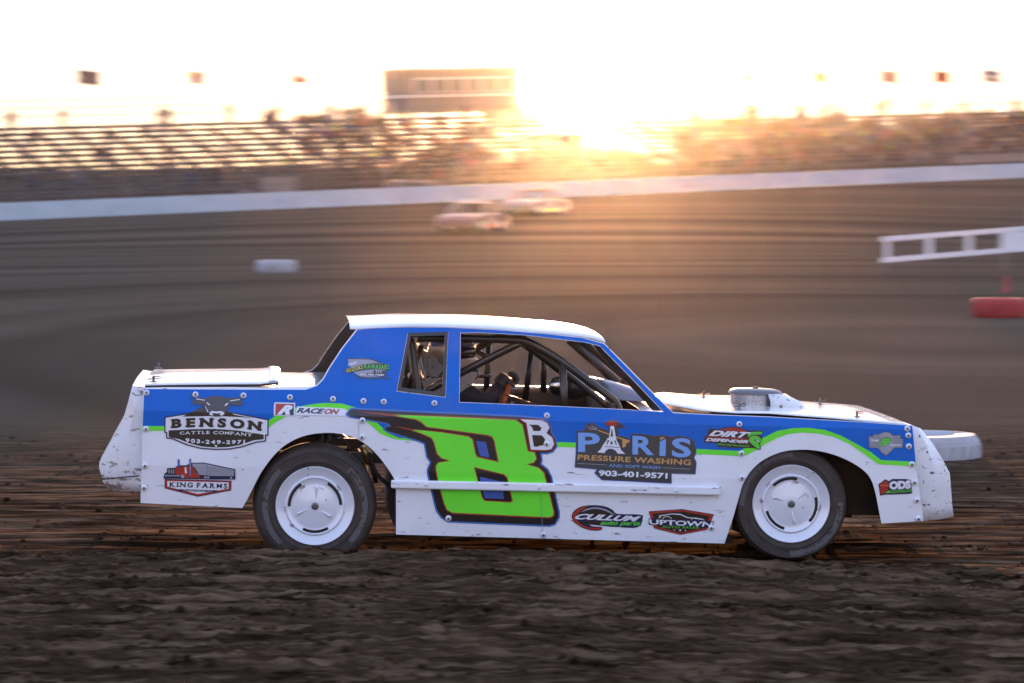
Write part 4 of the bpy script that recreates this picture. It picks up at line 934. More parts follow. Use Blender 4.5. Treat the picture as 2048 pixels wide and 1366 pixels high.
# ---- bolts with washers
BOLTS = [(293,785),(391,788.6),(487,790.6),(580,794),(666,797.5),(727,801.7),(767.6,803),(869,806),(292,858),(290,932),(288,976),(725,841),(723.6,874.6),(1094,830.7),(1479,848),(1483,907),(1484,956),(1815,857),(1817,871),(1818,893),(1824,929),(1829,965),(1834,1001),(1837,1038),(1093,888),(897,1037),(1087,1070),(1423,1056)]
bm = bmesh.new(); lathe(bm, [(0.0178, 0.010), (0.0172, 0.004), (0.012, -0.003), (0.0, -0.004)], 20); bp0 = obj('body_bolt', bm, C['bolt'], car, smooth=True)
bm = bmesh.new(); lathe(bm, [(0.0075, 0.0), (0.0075, -0.004), (0.004, -0.0065), (0, -0.0065)], 12); hd0 = obj('bolt_head', bm, C['head'], bp0)
hd0.location = (0, -0.002, 0)
for i, q in enumerate(BOLTS):
    o = bp0 if i == 0 else copy_tree(bp0, car)
    p = S(*q, off=0.012); o.location = p
    dz = 0.02; o.rotation_euler = (math.atan2(ys(p.z+dz)-ys(p.z-dz), 2*dz)*-1, 0, 0)

# ---- seams of the sheet metal
def seam(pts, wd=0.9):
    a, b_ = Vector(pts[0]), Vector(pts[-1]); n_ = Vector((-(b_-a).y, (b_-a).x)).normalized()*wd/2
    return [tuple(a+n_), tuple(b_+n_), tuple(b_-n_), tuple(a-n_)]
sheet('panel_seam', [[seam([(1082,990),(1085,1078)])], [seam([(717,842),(718,873)])]], C['grey'], 11)

# ---- rub rail
bm = bmesh.new(); y0 = ys(0.42)
q = [P(782,960,-.03), P(1440,973.5,-.03), P(1440,991.5,-.03), P(782,977,-.03)]
q2 = [Vector((v.x, ys(v.z)-0.008, v.z)) for v in q]
v = [bm.verts.new(p) for p in q] + [bm.verts.new(p) for p in q2]
for f in ((0,1,2,3),(7,6,5,4),(0,4,5,1),(1,5,6,2),(2,6,7,3),(3,7,4,0)): bm.faces.new([v[i] for i in f])
rr = obj('rub_rail', bm, C['white'], car); bevel(rr, 0.010, 3)
for q_ in ((852,969.5),(1079,974.5),(1353,981.5)):
    p = P(*q_, -.0318); bm = bmesh.new(); lathe(bm, [(0.012, 0.003), (0.012, -0.002), (0.006, -0.005), (0, -0.005)], 16, c=p); obj('bolt_head', bm, C['bolt'], rr)

# ---- roof, decks, hood, nose and tail
def mir(p): return Vector((p.x, W_-p.y, p.z))
def loft(name, rows, m, n=14, crown=0.0, smooth=True, th=0.008, fn=None, lip=0.0):
    """rows: near-edge points front to back; bridged to their mirror image with a crown"""
    bm = bmesh.new(); G = []
    for p in rows:
        p = Vector(p); row = []
        for k in range(n+1):
            u = k/n; y = p.y + (W_-2*p.y)*u; c = 1-(2*u-1)**2; e = 1-(2*u-1)**8
            z = p.z + crown*c + lip*e
            if fn: z += fn(p.x, y)
            row.append(bm.verts.new((p.x, y, z)))
        G.append(row)
    for a, b_ in zip(G, G[1:]):
        for k in range(n): bm.faces.new((a[k], a[k+1], b_[k+1], b_[k]))
    o = obj(name, bm, m, car, smooth=smooth); solid(o, th, -1.0 if True else 1.0); return o
RT_ = sm([(700,656),(713,656.5),(760,654.5),(816,652.5),(897,653),(990,657),(1087,664.5),(1165,673),(1200,680.5),(1211,685)], 3)
rows = [S(*q, off=0.004) for q in RT_]
dent = lambda x, y: 0.004*noise.noise(Vector((x*3, y*3, 2)))
roof = loft('roof', rows, C['deck'], 22, 0.022, lip=0.017, fn=dent); 
# windscreen header and the dark inner trim along the front pillar
def bar(name, pts, r, m, parent=None, seg=10): 
    bm = bmesh.new(); tube(bm, pts, r, seg); return obj(name, bm, m, parent if parent is not None else car, smooth=True)
PI_ = [P(1203,692,.23), P(1262,757,.13), P(1326,823,.07)]
trim = []
for far in (False, True):
    pts = [mir(p) if far else p for p in PI_]
    bm = bmesh.new()
    for a, b_ in zip(pts, pts[1:]):
        s = -1 if far else 1
        v = [bm.verts.new(p) for p in (a+Vector((.01,0,.01)), b_+Vector((.01,0,.01)), b_+Vector((-.055,s*.05,.0)), a+Vector((-.045,s*.05,0)), a+Vector((.02,s*.06,0)), b_+Vector((.02,s*.06,0)))]
        for f in ((0,1,2,3),(3,2,5,4),(4,5,1,0)): bm.faces.new([v[i] for i in f])
    obj('pillar_trim', bm, C['steel'], car)
# quarter window frame
bm = bmesh.new(); a = [S(*q, off=-0.008) for q in QWIN]; b_ = [S(*q, off=-0.008) for q in grow(QWIN, -7)]
v1 = [bm.verts.new(p) for p in a]; v2 = [bm.verts.new(p) for p in b_]
for i in range(4): bm.faces.new((v1[i], v1[(i+1)%4], v2[(i+1)%4], v2[i]))
o = obj('window_frame', bm, C['steel'], car); solid(o, 0.02, 0)

# rear deck: from the tail to the foot of the rear window, and the lid riding on it
DK = [(289,776),(330,775.6),(450,776.2),(560,777),(610,777),(645,766)]
rows = [S(*q, off=-0.006) for q in DK[:5]]; rows.append(Vector((P(662,770,.06).x, rows[-1].y+.02, rows[-1].z+.012)))
loft('rear_deck', rows, C['deck'], 16, 0.012, fn=lambda x, y: 0.006*noise.noise(Vector((x*5, y*4, 0))))
LD = [(290,769.5),(330,768.8),(450,767.6),(520,767),(540,764.5),(558,764)]
rows = [S(*q, off=-0.05) for q in LD]
lid = loft('trunk_lid', rows, C['deck'], 16, 0.022, fn=lambda x, y: 0.010*noise.noise(Vector((x*2.2, y*2.6, 4)))*min(1, (y-.0)*3), th=0.004)
bar('lid_gap_shade', [r_ + Vector((0, -.004, -.010)) for r_ in rows], 0.006, C['under'], lid, 6)  # dark bar laid in as the shade line under the lid edge
rows = [S(*q, off=-0.045) for q in ((538,762),(545,760.5),(553,761.5),(560,765))]
obj_strip = loft('lid_hinge_strip', rows, C['white'], 16, 0.020, th=0.006)
def pin(name, p, m1, parent=None):
    bm = bmesh.new(); lathe(bm, [(0.022, 0), (0.022, 0.004), (0.007, 0.006), (0.007, 0.035), (0.0, 0.037)], 14, 'z', c=p)
    o = obj(name, bm, m1, parent or car, smooth=False)
    bm = bmesh.new(); tube(bm, [p+Vector((-.035,0,.016)), p+Vector((.03,.006,.020)), p+Vector((.045,.008,.028)), p+Vector((.03,.008,.034)), p+Vector((-.01,0,.026))], 0.003, 6); obj('clip', bm, C['steel'], o)
for px_, py_, y in ((317,737,1.55),(307,764,.22)): pin('lid_pin', P(px_, py_, y), C['head'])

# tail fascia: from the rear edge of the flank round the bumper to the other side
ED = [(286.7,777),(285,830),(284,860),(283,900),(282.5,935),(282,965),(281.3,984)]
SI = [(265,771),(257,801),(246,840),(230,871.5),(198.5,936),(205,962),(219,982)]
def fascia(name, E_, S_, m, inset):
    A = [S(*q, off=-0.001) for q in E_]; ins = inset if isinstance(inset, list) else [inset]*len(S_)
    B = [P(*q, i_) for q, i_ in zip(S_, ins)]; inset = 0.14
    cols = []
    for a, b_ in zip(A, B):
        mid = a.lerp(b_, 0.55) + Vector((0, -0.5*inset*0.55+.004, 0)); cols.append([a, mid, b_])
    bm = bmesh.new(); G = []
    for a, md, b_ in cols:
        half = [a, md, b_]
        for k in (0.12, 0.3): half.append(Vector((b_.x + (b_.x-a.x)*0.10*math.sin(k*math.pi), b_.y + (W_/2-b_.y)*k*2, b_.z)))
        centre = Vector((b_.x + (b_.x-a.x)*0.10, W_/2, b_.z))
        row = half + [centre] + [mir(p) for p in half[::-1]]
        G.append([bm.verts.new(p) for p in row])
    for r0, r1 in zip(G, G[1:]):
        for k in range(len(r0)-1): bm.faces.new((r0[k], r0[k+1], r1[k+1], r1[k]))
    o = obj(name, bm, m, car, smooth=True); smooth_angle(o, 28); solid(o, 0.006, -1); return o
tail = fascia('tail_fascia', ED, SI, C['tail'], [.05,.09,.13,.15,.16,.16,.16])
sheetq = [P(204,958,.15), P(240,955,.03), P(279,951,.0)]
bar('bumper_seam', [p+Vector((-.002,-.012,0)) for p in sheetq], 0.004, C['under'], tail, 6)
# top of the tail between lid and fascia
a = [S(289,775.5,-.004), P(265,771,.05)]
bm = bmesh.new(); v = [bm.verts.new(p) for p in (a[0], a[1], mir(a[1]), mir(a[0]))]; bm.faces.new(v); obj('tail_cap', bm, C['deck'], car)
# nose fascia
EN = [(1824.6,850.8),(1828,885),(1831,915),(1833,940),(1838,980),(1843,1015),(1847,1042)]
SN = [(1842,857.5),(1866,888),(1886,920),(1899.5,946),(1902,975),(1904.5,1010),(1907.5,1033)]
nose = fascia('nose_fascia', EN, SN, C['nose'], 0.14)
bm = bmesh.new(); aa = [S(1800,848.5,-.004), S(1826,851,-.004), P(1842,857.5,.14)]
v = [bm.verts.new(p) for p in aa + [mir(p) for p in aa[::-1]]]
for i in range(2): bm.faces.new((v[i], v[i+1], v[4-i], v[5-i]))
obj('nose_cap', bm, C['nose'], car)

# hood panel floating over the fender edge
HN_ = [(1402,820.5),(1440,823.5),(1473,825.5),(1538,826.5),(1600,831),(1667,836.5),(1731,842),(1780,845.5),(1815,848.5)]
rows = [S(*q, off=-0.02) for q in HN_]
bm = bmesh.new(); G = []; n = 16; x0h = rows[0].x
for i, p in enumerate(rows):
    row = []
    for k in range(n+1):
        u = k/n; c = 1-(2*u-1)**2
        y = p.y + (W_-2*p.y)*u
        x = p.x - 0.20*c*(1 if i == 0 else 0.6 if i == 1 else 0.2 if i == 2 else 0)
        row.append(bm.verts.new((x, y, p.z + 0.004*c + 0.004*(1-(2*u-1)**8) + 0.003*noise.noise(Vector((x*4, y*3, 8))))))
    G.append(row)
for a, b_ in zip(G, G[1:]):
    for k in range(n): bm.faces.new((a[k], a[k+1], b_[k+1], b_[k]))
hood = obj('hood', bm, C['deck'], car, smooth=True); solid(hood, 0.004, -1)
# ledge below the hood, coloured dark to stand for the shaded gap
lr = [S(*q, off=-0.008) for q in ((1346,826),(1409,830),(1538,836),(1731,846.5),(1812,851))]
for far in (0, 1):
    f_ = mir if far else (lambda p: p)
    bm = bmesh.new(); g0 = [bm.verts.new(f_(p)) for p in lr]; g1 = [bm.verts.new(f_(p+Vector((0,.35,0)))) for p in lr]
    for i in range(len(lr)-1): bm.faces.new((g0[i], g0[i+1], g1[i+1], g1[i]))
    obj('gap_shade_ledge', bm, C['under'], car)
# cowl between hood and windscreen opening: white deck that carries the sun
cw = [S(1290,823,-.01), S(1346,827,-.01), S(1412,829,-.01)]
loft('cowl_deck', [cw[0]+Vector((0,0,-.01)), cw[1]+Vector((0,0,-.006)), cw[2]+Vector((.05,0,-.004))], C['deck'], 10, 0.01)
for px_, py_, y in ((1407,794,1.45),(1478,818.5,.30),(1640,808.5,1.45),(1714,834,.30)): 
    p = P(px_, py_, y); pin('hood_pin', p, C['head'], hood)
# air cleaner
ac = P(1511,775,W_/2-.05); ac.z -= 0.126
bm = bmesh.new(); lathe(bm, [(0.0,-.01),(0.155,-.01),(0.155,0.0),(0.152,0.004)], 40, 'z', c=ac); acb = obj('air_cleaner', bm, C['steel'], car, smooth=False)
mm = mat('filter_mesh', (0.42, 0.42, 0.43), 0.4, 0.8)
Nn, Ll = mm.node_tree.nodes, mm.node_tree.links
tc_ = Nn.new('ShaderNodeTexCoord'); vo = Nn.new('ShaderNodeTexVoronoi'); vo.inputs['Scale'].default_value = 230; rp = Nn.new('ShaderNodeValToRGB'); rp.color_ramp.elements[0].position = .25; rp.color_ramp.elements[1].position = .5; rp.color_ramp.elements[0].color = (.05,.05,.05,1); rp.color_ramp.elements[1].color = (.5,.5,.5,1)
Ll.new(tc_.outputs['Object'], vo.inputs['Vector']); Ll.new(vo.outputs['Distance'], rp.inputs[0]); Ll.new(rp.outputs[0], Nn['Principled BSDF'].inputs['Base Color'])
bm = bmesh.new(); lathe(bm, [(0.150,0.002),(0.150,0.088)], 48, 'z', c=ac); obj('filter', bm, mm, acb, smooth=True)
bm = bmesh.new(); lathe(bm, [(0.150,0.088),(0.162,0.088),(0.164,0.094),(0.150,0.110),(0.12,0.118),(0.06,0.122),(0.0,0.123)], 48, 'z', c=ac); obj('lid', bm, C['head'], acb, smooth=True)
bm = bmesh.new(); lathe(bm, [(0.0,0.122),(0.018,0.122),(0.018,0.130),(0,0.132)], 14, 'z', c=ac); obj('wing_nut', bm, C['steel'], acb)
# white stone guard wrapped round the front of the filter
bm = bmesh.new(); G = []
for k in range(17):
    a = R(-72 + 144*k/16); f = math.cos(a)
    top = ac + Vector((0.166*math.cos(a)+.008*max(0,f), 0.166*math.sin(a), 0.094 if f < .75 else 0.09)); bot = ac + Vector(((0.17+0.17*max(0,f))*math.cos(a), (0.17+0.05*max(0,f))*math.sin(a), -0.005 - 0.02*max(0, f)))
    G.append((bm.verts.new(top), bm.verts.new(top.lerp(bot,.5)+Vector((.02*f,.01*math.sin(a),.01))), bm.verts.new(bot)))
for a, b_ in zip(G, G[1:]):
    bm.faces.new((a[0], b_[0], b_[1], a[1])); bm.faces.new((a[1], b_[1], b_[2], a[2]))
o = obj('stone_guard', bm, C['nose'], acb, smooth=True); solid(o, 0.004, 1)

# ---- under-structure: floor, firewall, inner wells, frame rails
def boxpart(name, p0, p1, m, parent=None):
    bm = bmesh.new(); bx(bm, min(p0[0],p1[0]), max(p0[0],p1[0]), p0[1], p1[1], min(p0[2],p1[2]), max(p0[2],p1[2])); return obj(name, bm, m, parent if parent is not None else car)
zf = P(1100,1078,.05).z
xr0, xr1 = P(800,1000,.05).x, P(1446,1000,.05).x
boxpart('floor_pan', (xr0, .05, zf+.02), (xr1, W_-.05, zf+.05), C['under'])
xfw = P(1395,830,.5).x
boxpart('firewall', (xfw, .07, zf+.05), (xfw+.02, W_-.07, P(1300,835,.5).z), C['inner'])
xb = P(800,800,.5).x
boxpart('rear_bulkhead', (xb-.03, .06, zf+.05), (xb, W_-.06, P(760,930,.3).z), C['under'])
xe1 = P(1835,900,.3).x
boxpart('engine_block', (xfw+.25, .55, zf+.12), (xfw+.95, 1.3, P(1600,850,.5).z-.02), C['under'])
boxpart('radiator', (xe1-.12, .15, P(1830,1035,.3).z), (xe1-.06, W_-.15, P(1780,862,.3).z), C['under'])
boxpart('inner_fender', (P(1449,900,.35).x, .40, P(1730,1030,.4).z), (xe1-.12, .43, P(1600,852,.4).z), C['under'])
for y in (.32, W_-.32-.06):
    boxpart('frame_rail', (P(290,900,.3).x, y, P(400,905,.3).z-.04), (xr0+.05, y+.06, P(400,905,.3).z+.02), C['steel'])
    boxpart('frame_rail', (xr0+.05, y, zf-.03), (xfw+.2, y+.06, zf+.02), C['steel'])
    boxpart('frame_rail', (xfw+.2, y, zf+.05), (P(1600,1000,.3).x, y+.06, zf+.12), C['steel'])
bar('rear_axle', [P(630,1012,.2)+Vector((0,.05,0)), mir(P(630,1012,.2))-Vector((0,.05,0))], 0.045, C['under'])
bar('front_axle', [P(1583,1010,.25), mir(P(1583,1010,.25))], 0.035, C['under'])
for (a, b_, r) in (((636,862,.45),(640,905,.45),.028), ((656,862,.40),(654,905,.40),.022), ((637,862,1.35),(640,905,1.35),.028)):
    bar('shock_mount', [P(*a), P(*b_)], r, C['steel'])
sb = bar('shock_absorber', [P(728,893,.30), P(741,925,.33)], 0.030, mat('gold_shock', (0.50, 0.36, 0.18), 0.35, 0.9)); bar('shock_rod', [P(741,925,.33), P(752,965,.36)], 0.014, C['steel'], sb)
bar('trailing_arm', [P(712,948,.42), P(738,885,.38)], 0.018, C['steel'])
bar('brake_hose', catmull([P(668,893,.25), P(672,876,.25), P(681,872,.25), P(692,885,.25), P(700,900,.25)], 5), 0.005, C['steel'])
bar('brake_hose', catmull([P(738,905,.2), P(752,945,.18), P(775,968,.2), P(786,975,.25)], 5), 0.012, C['under'])
cal = boxpart('brake_caliper', tuple(P(672,886,.33)+Vector((0,0,-.02))), tuple(P(694,897,.33)+Vector((0,.06,0))), mat('brass_fitting', (0.55, 0.38, 0.16), 0.35, 0.9))

# ---- wheels
tyre_m = bpy.data.materials.new('race_tyre_rubber'); tyre_m.use_nodes = True
N, L = tyre_m.node_tree.nodes, tyre_m.node_tree.links; b = N['Principled BSDF']; b.inputs['Roughness'].default_value = 0.7
tc = N.new('ShaderNodeTexCoord'); n1 = nz(9, 6, ((1,1,1),(0,0,0)), 0.6)
base_c = ramp(n1, (0.3, (0.030, 0.022, 0.018)), (0.7, (0.058, 0.043, 0.035)))
sp = N.new('ShaderNodeSeparateXYZ'); L.new(tc.outputs['Object'], sp.inputs[0])
def mth(op, a, b_=None, c=None):
    m = N.new('ShaderNodeMath'); m.operation = op
    for i, v in enumerate((a, b_, c)):
        if v is None: continue
        if isinstance(v, (int, float)): m.inputs[i].default_value = v
        else: L.new(v, m.inputs[i])
    return m.outputs[0]
rad = mth('SQRT', mth('ADD', mth('MULTIPLY', sp.outputs[0], sp.outputs[0]), mth('MULTIPLY', sp.outputs[2], sp.outputs[2])))
ang = mth('ARCTAN2', sp.outputs[2], sp.outputs[0])
band = mth('MULTIPLY', mth('GREATER_THAN', rad, 0.272), mth('LESS_THAN', rad, 0.303))
segm = mth('MULTIPLY', band, mth('GREATER_THAN', mth('SINE', mth('MULTIPLY', mth('ADD', ang, 0.5), 2.0)), -0.05))
worn = mth('MULTIPLY', segm, mth('GREATER_THAN', nz(26, 5, ((1,1,1),(0,0,0)), 0.7), 0.46))
outer = mth('LESS_THAN', sp.outputs[1], -0.09)
worn = mth('MULTIPLY', mth('MULTIPLY', worn, outer), 0.20)
L.new(mixc(worn, base_c, (0.36, 0.36, 0.38)), b.inputs['Base Color'])
bp_ = N.new('ShaderNodeBump'); bp_.inputs['Strength'].default_value = 0.25; bp_.inputs['Distance'].default_value = 0.01; L.new(nz(60, 3, ((1,1,1),(0,0,0))), bp_.inputs['Height']); L.new(bp_.outputs[0], b.inputs['Normal'])
def race_wheel(c, r, mirror=False, spin=0.0):
    wd = 0.25; h = wd/2
    bm = bmesh.new()
    lathe(bm, [(.205,-h*.80),(.225,-h*.96),(.250,-h*1.0),(.253,-h*1.025),(.258,-h*1.025),(.261,-h*1.01),(.285,-h*1.03),(.306,-h*1.02),(.308,-h*1.045),(.313,-h*1.04),(r*.925,-h*.99),(r*.955,-h*.88),(r*.985,-h*.70),(r,-h*.35),(r*1.003,0),(r,h*.35),(r*.985,h*.70),(r*.93,h*.95),(.28,h),(.21,h*.85),(.205,-h*.80)], 72)
    # shallow tread grooves as real steps
    t = obj('wheel', bm, tyre_m, car, smooth=True); smooth_angle(t, 50); t.location = c
    if mirror: t.rotation_euler = (0, 0, math.pi)
    bm = bmesh.new()
    lathe(bm, [(.2235,-h*.80),(.2275,-h*.99),(.2235,-h*1.04),(.215,-h*1.02),(.200,-h*.93),(.176,-h*.92),(.172,-h*.90),(.168,-h*.97),(.163,-h*.985),(.158,-h*.965),(.150,-h*.93),(.122,-h*.94),(.060,-h*1.0),(.034,-h*1.02),(.0,-h*1.02)], 72)
    lathe(bm, [(.2235,-h*.80),(.205,-h*.3),(.205,h*.9),(.2235,h)], 48)
    rm = obj('rim', bm, C['rim'], t, smooth=True); smooth_angle(rm, 40)
    for k in range(3):
        a0 = R(k*120 + 18)
        bm = bmesh.new(); prev = None
        for i in range(13):
            a = a0 + R(58)*i/12; q0 = Vector((.156*math.cos(a), -h*.958, .156*math.sin(a))); q1 = Vector((.140*math.cos(a), -h*.945, .140*math.sin(a)))
            cur = (bm.verts.new(q0), bm.verts.new(q1))
            if prev: bm.faces.new((prev[0], cur[0], cur[1], prev[1]))
            prev = cur
        s_ = obj('vent_slot', bm, C['under'], t); solid(s_, 0.004, 0)
        a = R(k*120 + 98); da = R(9)   # pressed rib running out from the hub
        bm = bmesh.new(); pts = [(.046, a-R(4), -h*1.006), (.046, a+R(4), -h*1.006), (.118, a+da, -h*.945), (.118, a-da*.2, -h*.945)]
        lo = [bm.verts.new((r_*math.cos(t_), y_-.001, r_*math.sin(t_))) for r_, t_, y_ in pts]
        tip = bm.verts.new((.10*math.cos(a+da*.2), -h*.955-.014, .10*math.sin(a+da*.2)))
        for i in range(4): bm.faces.new((lo[i], lo[(i+1)%4], tip))
        obj('pressed_rib', bm, C['rim'], t)
    bm = bmesh.new(); lathe(bm, [(.021,-h*1.015),(.021,-h*1.06),(.012,-h*1.085),(.006,-h*1.085),(.005,-h*1.06),(0,-h*1.06)], 24); obj('hub_bolt', bm, C['head'], t, smooth=False)
    t.rotation_euler.y = spin
    return t
cr = P(630,1012,.03); cf = P(1583,1008,.03)
race_wheel(Vector((cr.x, .03+.128, cr.z)), .357, spin=R(14)); race_wheel(Vector((cf.x, .035+.128, cf.z)), .334, spin=R(60))
race_wheel(Vector((cr.x, W_-.158, cr.z)), .357, True); race_wheel(Vector((cf.x, W_-.163, cf.z)), .334, True)

# ---- roll cage (all depths are metres across the cabin)
cage = bpy.data.objects.new('roll_cage', None); COL.objects.link(cage); cage.parent = car
def cb(name, pts, r=0.0222): return bar(name, catmull(pts, 5) if len(pts) > 2 else pts, r, C['steel'], cage, 12)
zr = lambda px, py, y: P(px, py, y)
near_top = [zr(835,676,.26), zr(921,677,.26), zr(1010,679,.26), zr(1049,682,.26), zr(1080,696,.25), zr(1125.5,724,.23), zr(1182,766,.21), zr(1216,791,.20), zr(1233,808,.20), zr(1240,830,.20)]
cb('cage_bar', near_top, .0235); cb('cage_bar', [mir(p) for p in near_top], .0235)
for far in (0, 1):
    f_ = (lambda p: mir(p)) if far else (lambda p: p)
    cb('cage_bar', [f_(zr(822,682,.27)), f_(zr(829,730,.24)), f_(zr(838,800,.22))])
    cb('cage_bar', [f_(zr(1125.5,726,.23)), f_(zr(1129,830,.15))])
    cb('cage_bar', [f_(zr(1043,684,.27)), f_(zr(921,746,.30)), f_(zr(850,784,.32))])
    cb('cage_bar', [f_(zr(1052,690,.33)), f_(zr(1120,738,.33)), f_(zr(1215,812,.33))], .019)
cb('cage_bar', [zr(822,682,.27), mir(zr(822,682,.27))]); cb('cage_bar', [zr(1049,684,.27), mir(zr(1049,684,.27))])
cb('cage_bar', [zr(1064.6,696,1.05), zr(1050,800,1.05)], .019); cb('cage_bar', [zr(977,682,1.62), zr(972,800,1.66)], .02)
cb('cage_bar', [zr(843,690,.5), zr(812,790,.5)], .016); cb('cage_bar', [zr(836,770,.4), mir(zr(836,770,.4))], .02)
cb('cage_bar', [zr(950,700,1.6), zr(985,720,1.62)], .016); cb('cage_bar', [zr(930,753,1.62), zr(982,752,1.62)], .014)
cb('cage_bar', [zr(1138,678,1.60), zr(1236,765,1.68)], .030)
cb('dash_bar', [P(1236,812,.2), mir(P(1236,812,.2))], .022)

# ---- dash, cowl panel, far door top, gauge pod
bm = bmesh.new(); pts = [(1185,752),(1215,757),(1250,768),(1287,784)]
G = []
for q in pts:
    p = P(*q, 1.25); G.append([bm.verts.new((p.x, .75, p.z-.015)), bm.verts.new((p.x, 1.0, p.z)), bm.verts.new((p.x, 1.6, p.z-.02))])
low = [bm.verts.new((g[0].co.x+.03, .68, P(1240,800,.7).z)) for g in G]
for i in range(3):
    bm.faces.new((G[i][0], G[i+1][0], G[i+1][1], G[i][1])); bm.faces.new((G[i][1], G[i+1][1], G[i+1][2], G[i][2])); bm.faces.new((low[i], low[i+1], G[i+1][0], G[i][0]))
cp_ = obj('cowl_panel', bm, mat('blue_grey_cowl', (0.17, 0.18, 0.22), 0.3, 0.3), car, smooth=True); solid(cp_, .006)
boxpart('dash_panel', (P(1205,800,.6).x, .12, P(1200,838,.3).z), (P(1215,800,.6).x, W_-.12, P(1200,803,.3).z), C['inner'])
a, b_ = P(925,769,1.72), P(1195,776,1.72)
bm = bmesh.new(); bx(bm, a.x, b_.x, 1.70, 1.78, a.z-.018, a.z); obj('far_door_top', bm, C['white'], car)
boxpart('far_door_lining', (a.x, 1.66, zf+.05), (b_.x, 1.68, a.z-.035), C['inner'])
gp = P(1117,772,.85); bm = bmesh.new(); lathe(bm, [(.0,-.02),(.055,-.02),(.06,0),(.045,.05),(0,.07)], 24, c=gp); gpo = obj('gauge_pod', bm, C['steel'], car, smooth=True)
bm = bmesh.new(); lathe(bm, [(.05,-.021),(.046,-.026),(0,-.028)], 24, c=gp); obj('gauge_face', bm, C['chrome'], gpo, smooth=True)
gp = P(1148,775,.95); bm = bmesh.new(); lathe(bm, [(.0,-.03),(.06,-.03),(.075,0),(.06,.06),(0,.08)], 24, c=gp); obj('gauge_pod', bm, C['steel'], car, smooth=True)
bar('shift_lever', [P(1040,835,.8), P(1024,803,.8)], .01, C['chrome']); bar('wire_loom', catmull([P(1010,790,.7), P(1030,795,.7), P(1060,806,.75), P(1090,812,.7)], 5), .005, C['steel'])

# ---- seat (driver sits on the far side)
YD = 1.22
seat = bpy.data.objects.new('seat', None); COL.objects.link(seat); seat.parent = car
def plate(name, pts, y, th, m, holes=()):
    bm = bmesh.new(); loop = [P(*q, y) for q in pts]; hs = [[P(*q, y) for q in ell(hx, hy, hr, hr, 14)] for hx, hy, hr in holes]
    fill([[(p.x, p.z) for p in loop]] + [[(p.x, p.z) for p in h] for h in hs], bm, y)
    o = obj(name, bm, m, seat); solid(o, th, 0); return o
plate('head_restraint', cp('d',(205,235),(240,245),(310,290),(378,372),(372,395),(335,440),(225,425)), YD-.20, .006, C['alu'], [(cp('d',(268,300))[0][0], 714.5, 3.2), (cp('d',(268,415))[0][0], 747, 3.2), (855.5, 731.5, 2), (864.5, 734.5, 2), (840, 706, 2)])
plate('head_restraint', cp('d',(205,235),(240,245),(310,290),(378,372),(372,395),(335,440),(225,425)), YD+.20, .006, C['alu'])
plate('shoulder_plate', [(921,752),(940,742),(953,744),(955,756),(946,768),(930,778),(915,790),(860,800),(842,762),(870,756)], YD-.26, .006, C['alu'], [(936,769,1.8),(930,760,1.6)])
plate('shoulder_plate', [(921,752),(940,742),(953,744),(955,756),(946,768),(930,778),(915,790),(860,800),(842,762),(870,756)], YD+.26, .006, C['alu'])
bk = [P(836,690,YD), P(842,740,YD), P(856,800,YD), P(880,860,YD), P(960,900,YD), P(1010,905,YD)]
bm = bmesh.new(); G = [[bm.verts.new((p.x, YD + s*.24, p.z)) for s in (-1, -.5, 0, .5, 1)] for p in bk]
for a, b_ in zip(G, G[1:]):
    for k in range(4): bm.faces.new((a[k], a[k+1], b_[k+1], b_[k]))
o = obj('seat_shell', bm, C['alu'], seat, smooth=True); solid(o, .012)
bar('shoulder_roll', [P(947,748,YD-.26), P(948,749,YD-.16)], .035, C['head'], seat)

# ---- steering wheel (edge on, orange grip)
swc = P(998,814,YD); axis = Vector((-0.94, 0, 0.34)).normalized()
up = Vector((0.34, 0, 0.94)); sd_ = Vector((0, 1, 0))
bm = bmesh.new(); tube(bm, [swc + up*.178*math.cos(2*math.pi*k/28) + sd_*.178*math.sin(2*math.pi*k/28) for k in range(28)], .0135, 10, closed=True)
sw = obj('steering_wheel', bm, C['steel'], car, smooth=True)
for a0, a1 in ((100, 178), (182, 260)):
    pass
bm = bmesh.new(); tube(bm, [swc + up*.178*math.cos(R(a)) + sd_*.178*math.sin(R(a)) for a in range(-80, -8, 6)], .0175, 10); obj('grip_tape', bm, mat('orange_grip', (0.62, 0.16, 0.05), 0.6), sw, smooth=True)
bm = bmesh.new()
for a in (0, 120, 240): tube(bm, [swc, swc + up*.17*math.cos(R(a+60)) + sd_*.17*math.sin(R(a+60))], .010, 8)
obj('spoke', bm, C['alu'], sw); bar('column', [swc, swc - axis*.45], .02, C['steel'], sw)

# =================================================================== the driver (a thing of its own, held by the seat)
drv = empty('person', CO, (0, PIT, YAW), 'helmeted driver in a dark suit gripping the steering wheel with a grey glove', 'person')
suit = mat('dark_driver_suit', (0.030, 0.034, 0.055), 0.8, var=0.2, vscale=14, bump=0.2, bscale=30); glove = mat('grey_glove', (0.10, 0.105, 0.12), 0.75, var=0.25, vscale=40)
hipp = P(905,880,YD); chest = P(903,790,YD); neck = P(897,752,YD); head = P(902,705,YD)
v3 = lambda p, r: (p.x, p.y, p.z, r)
off = lambda p, dx=0, dy=0, dz=0: Vector((p.x+dx, p.y+dy, p.z+dz))
handR = swc + up*.178*math.cos(R(-14)) + sd_*.178*math.sin(R(-14)) + Vector((-.005,0,.004)); handL = swc + up*.178*math.cos(R(62)) + sd_*.178*math.sin(R(62))
ch = [[v3(hipp, .15), v3(hipp.lerp(chest, .5), .15), v3(chest, .17), v3(neck, .075), v3(off(head, 0, 0, -.02), .09)]]
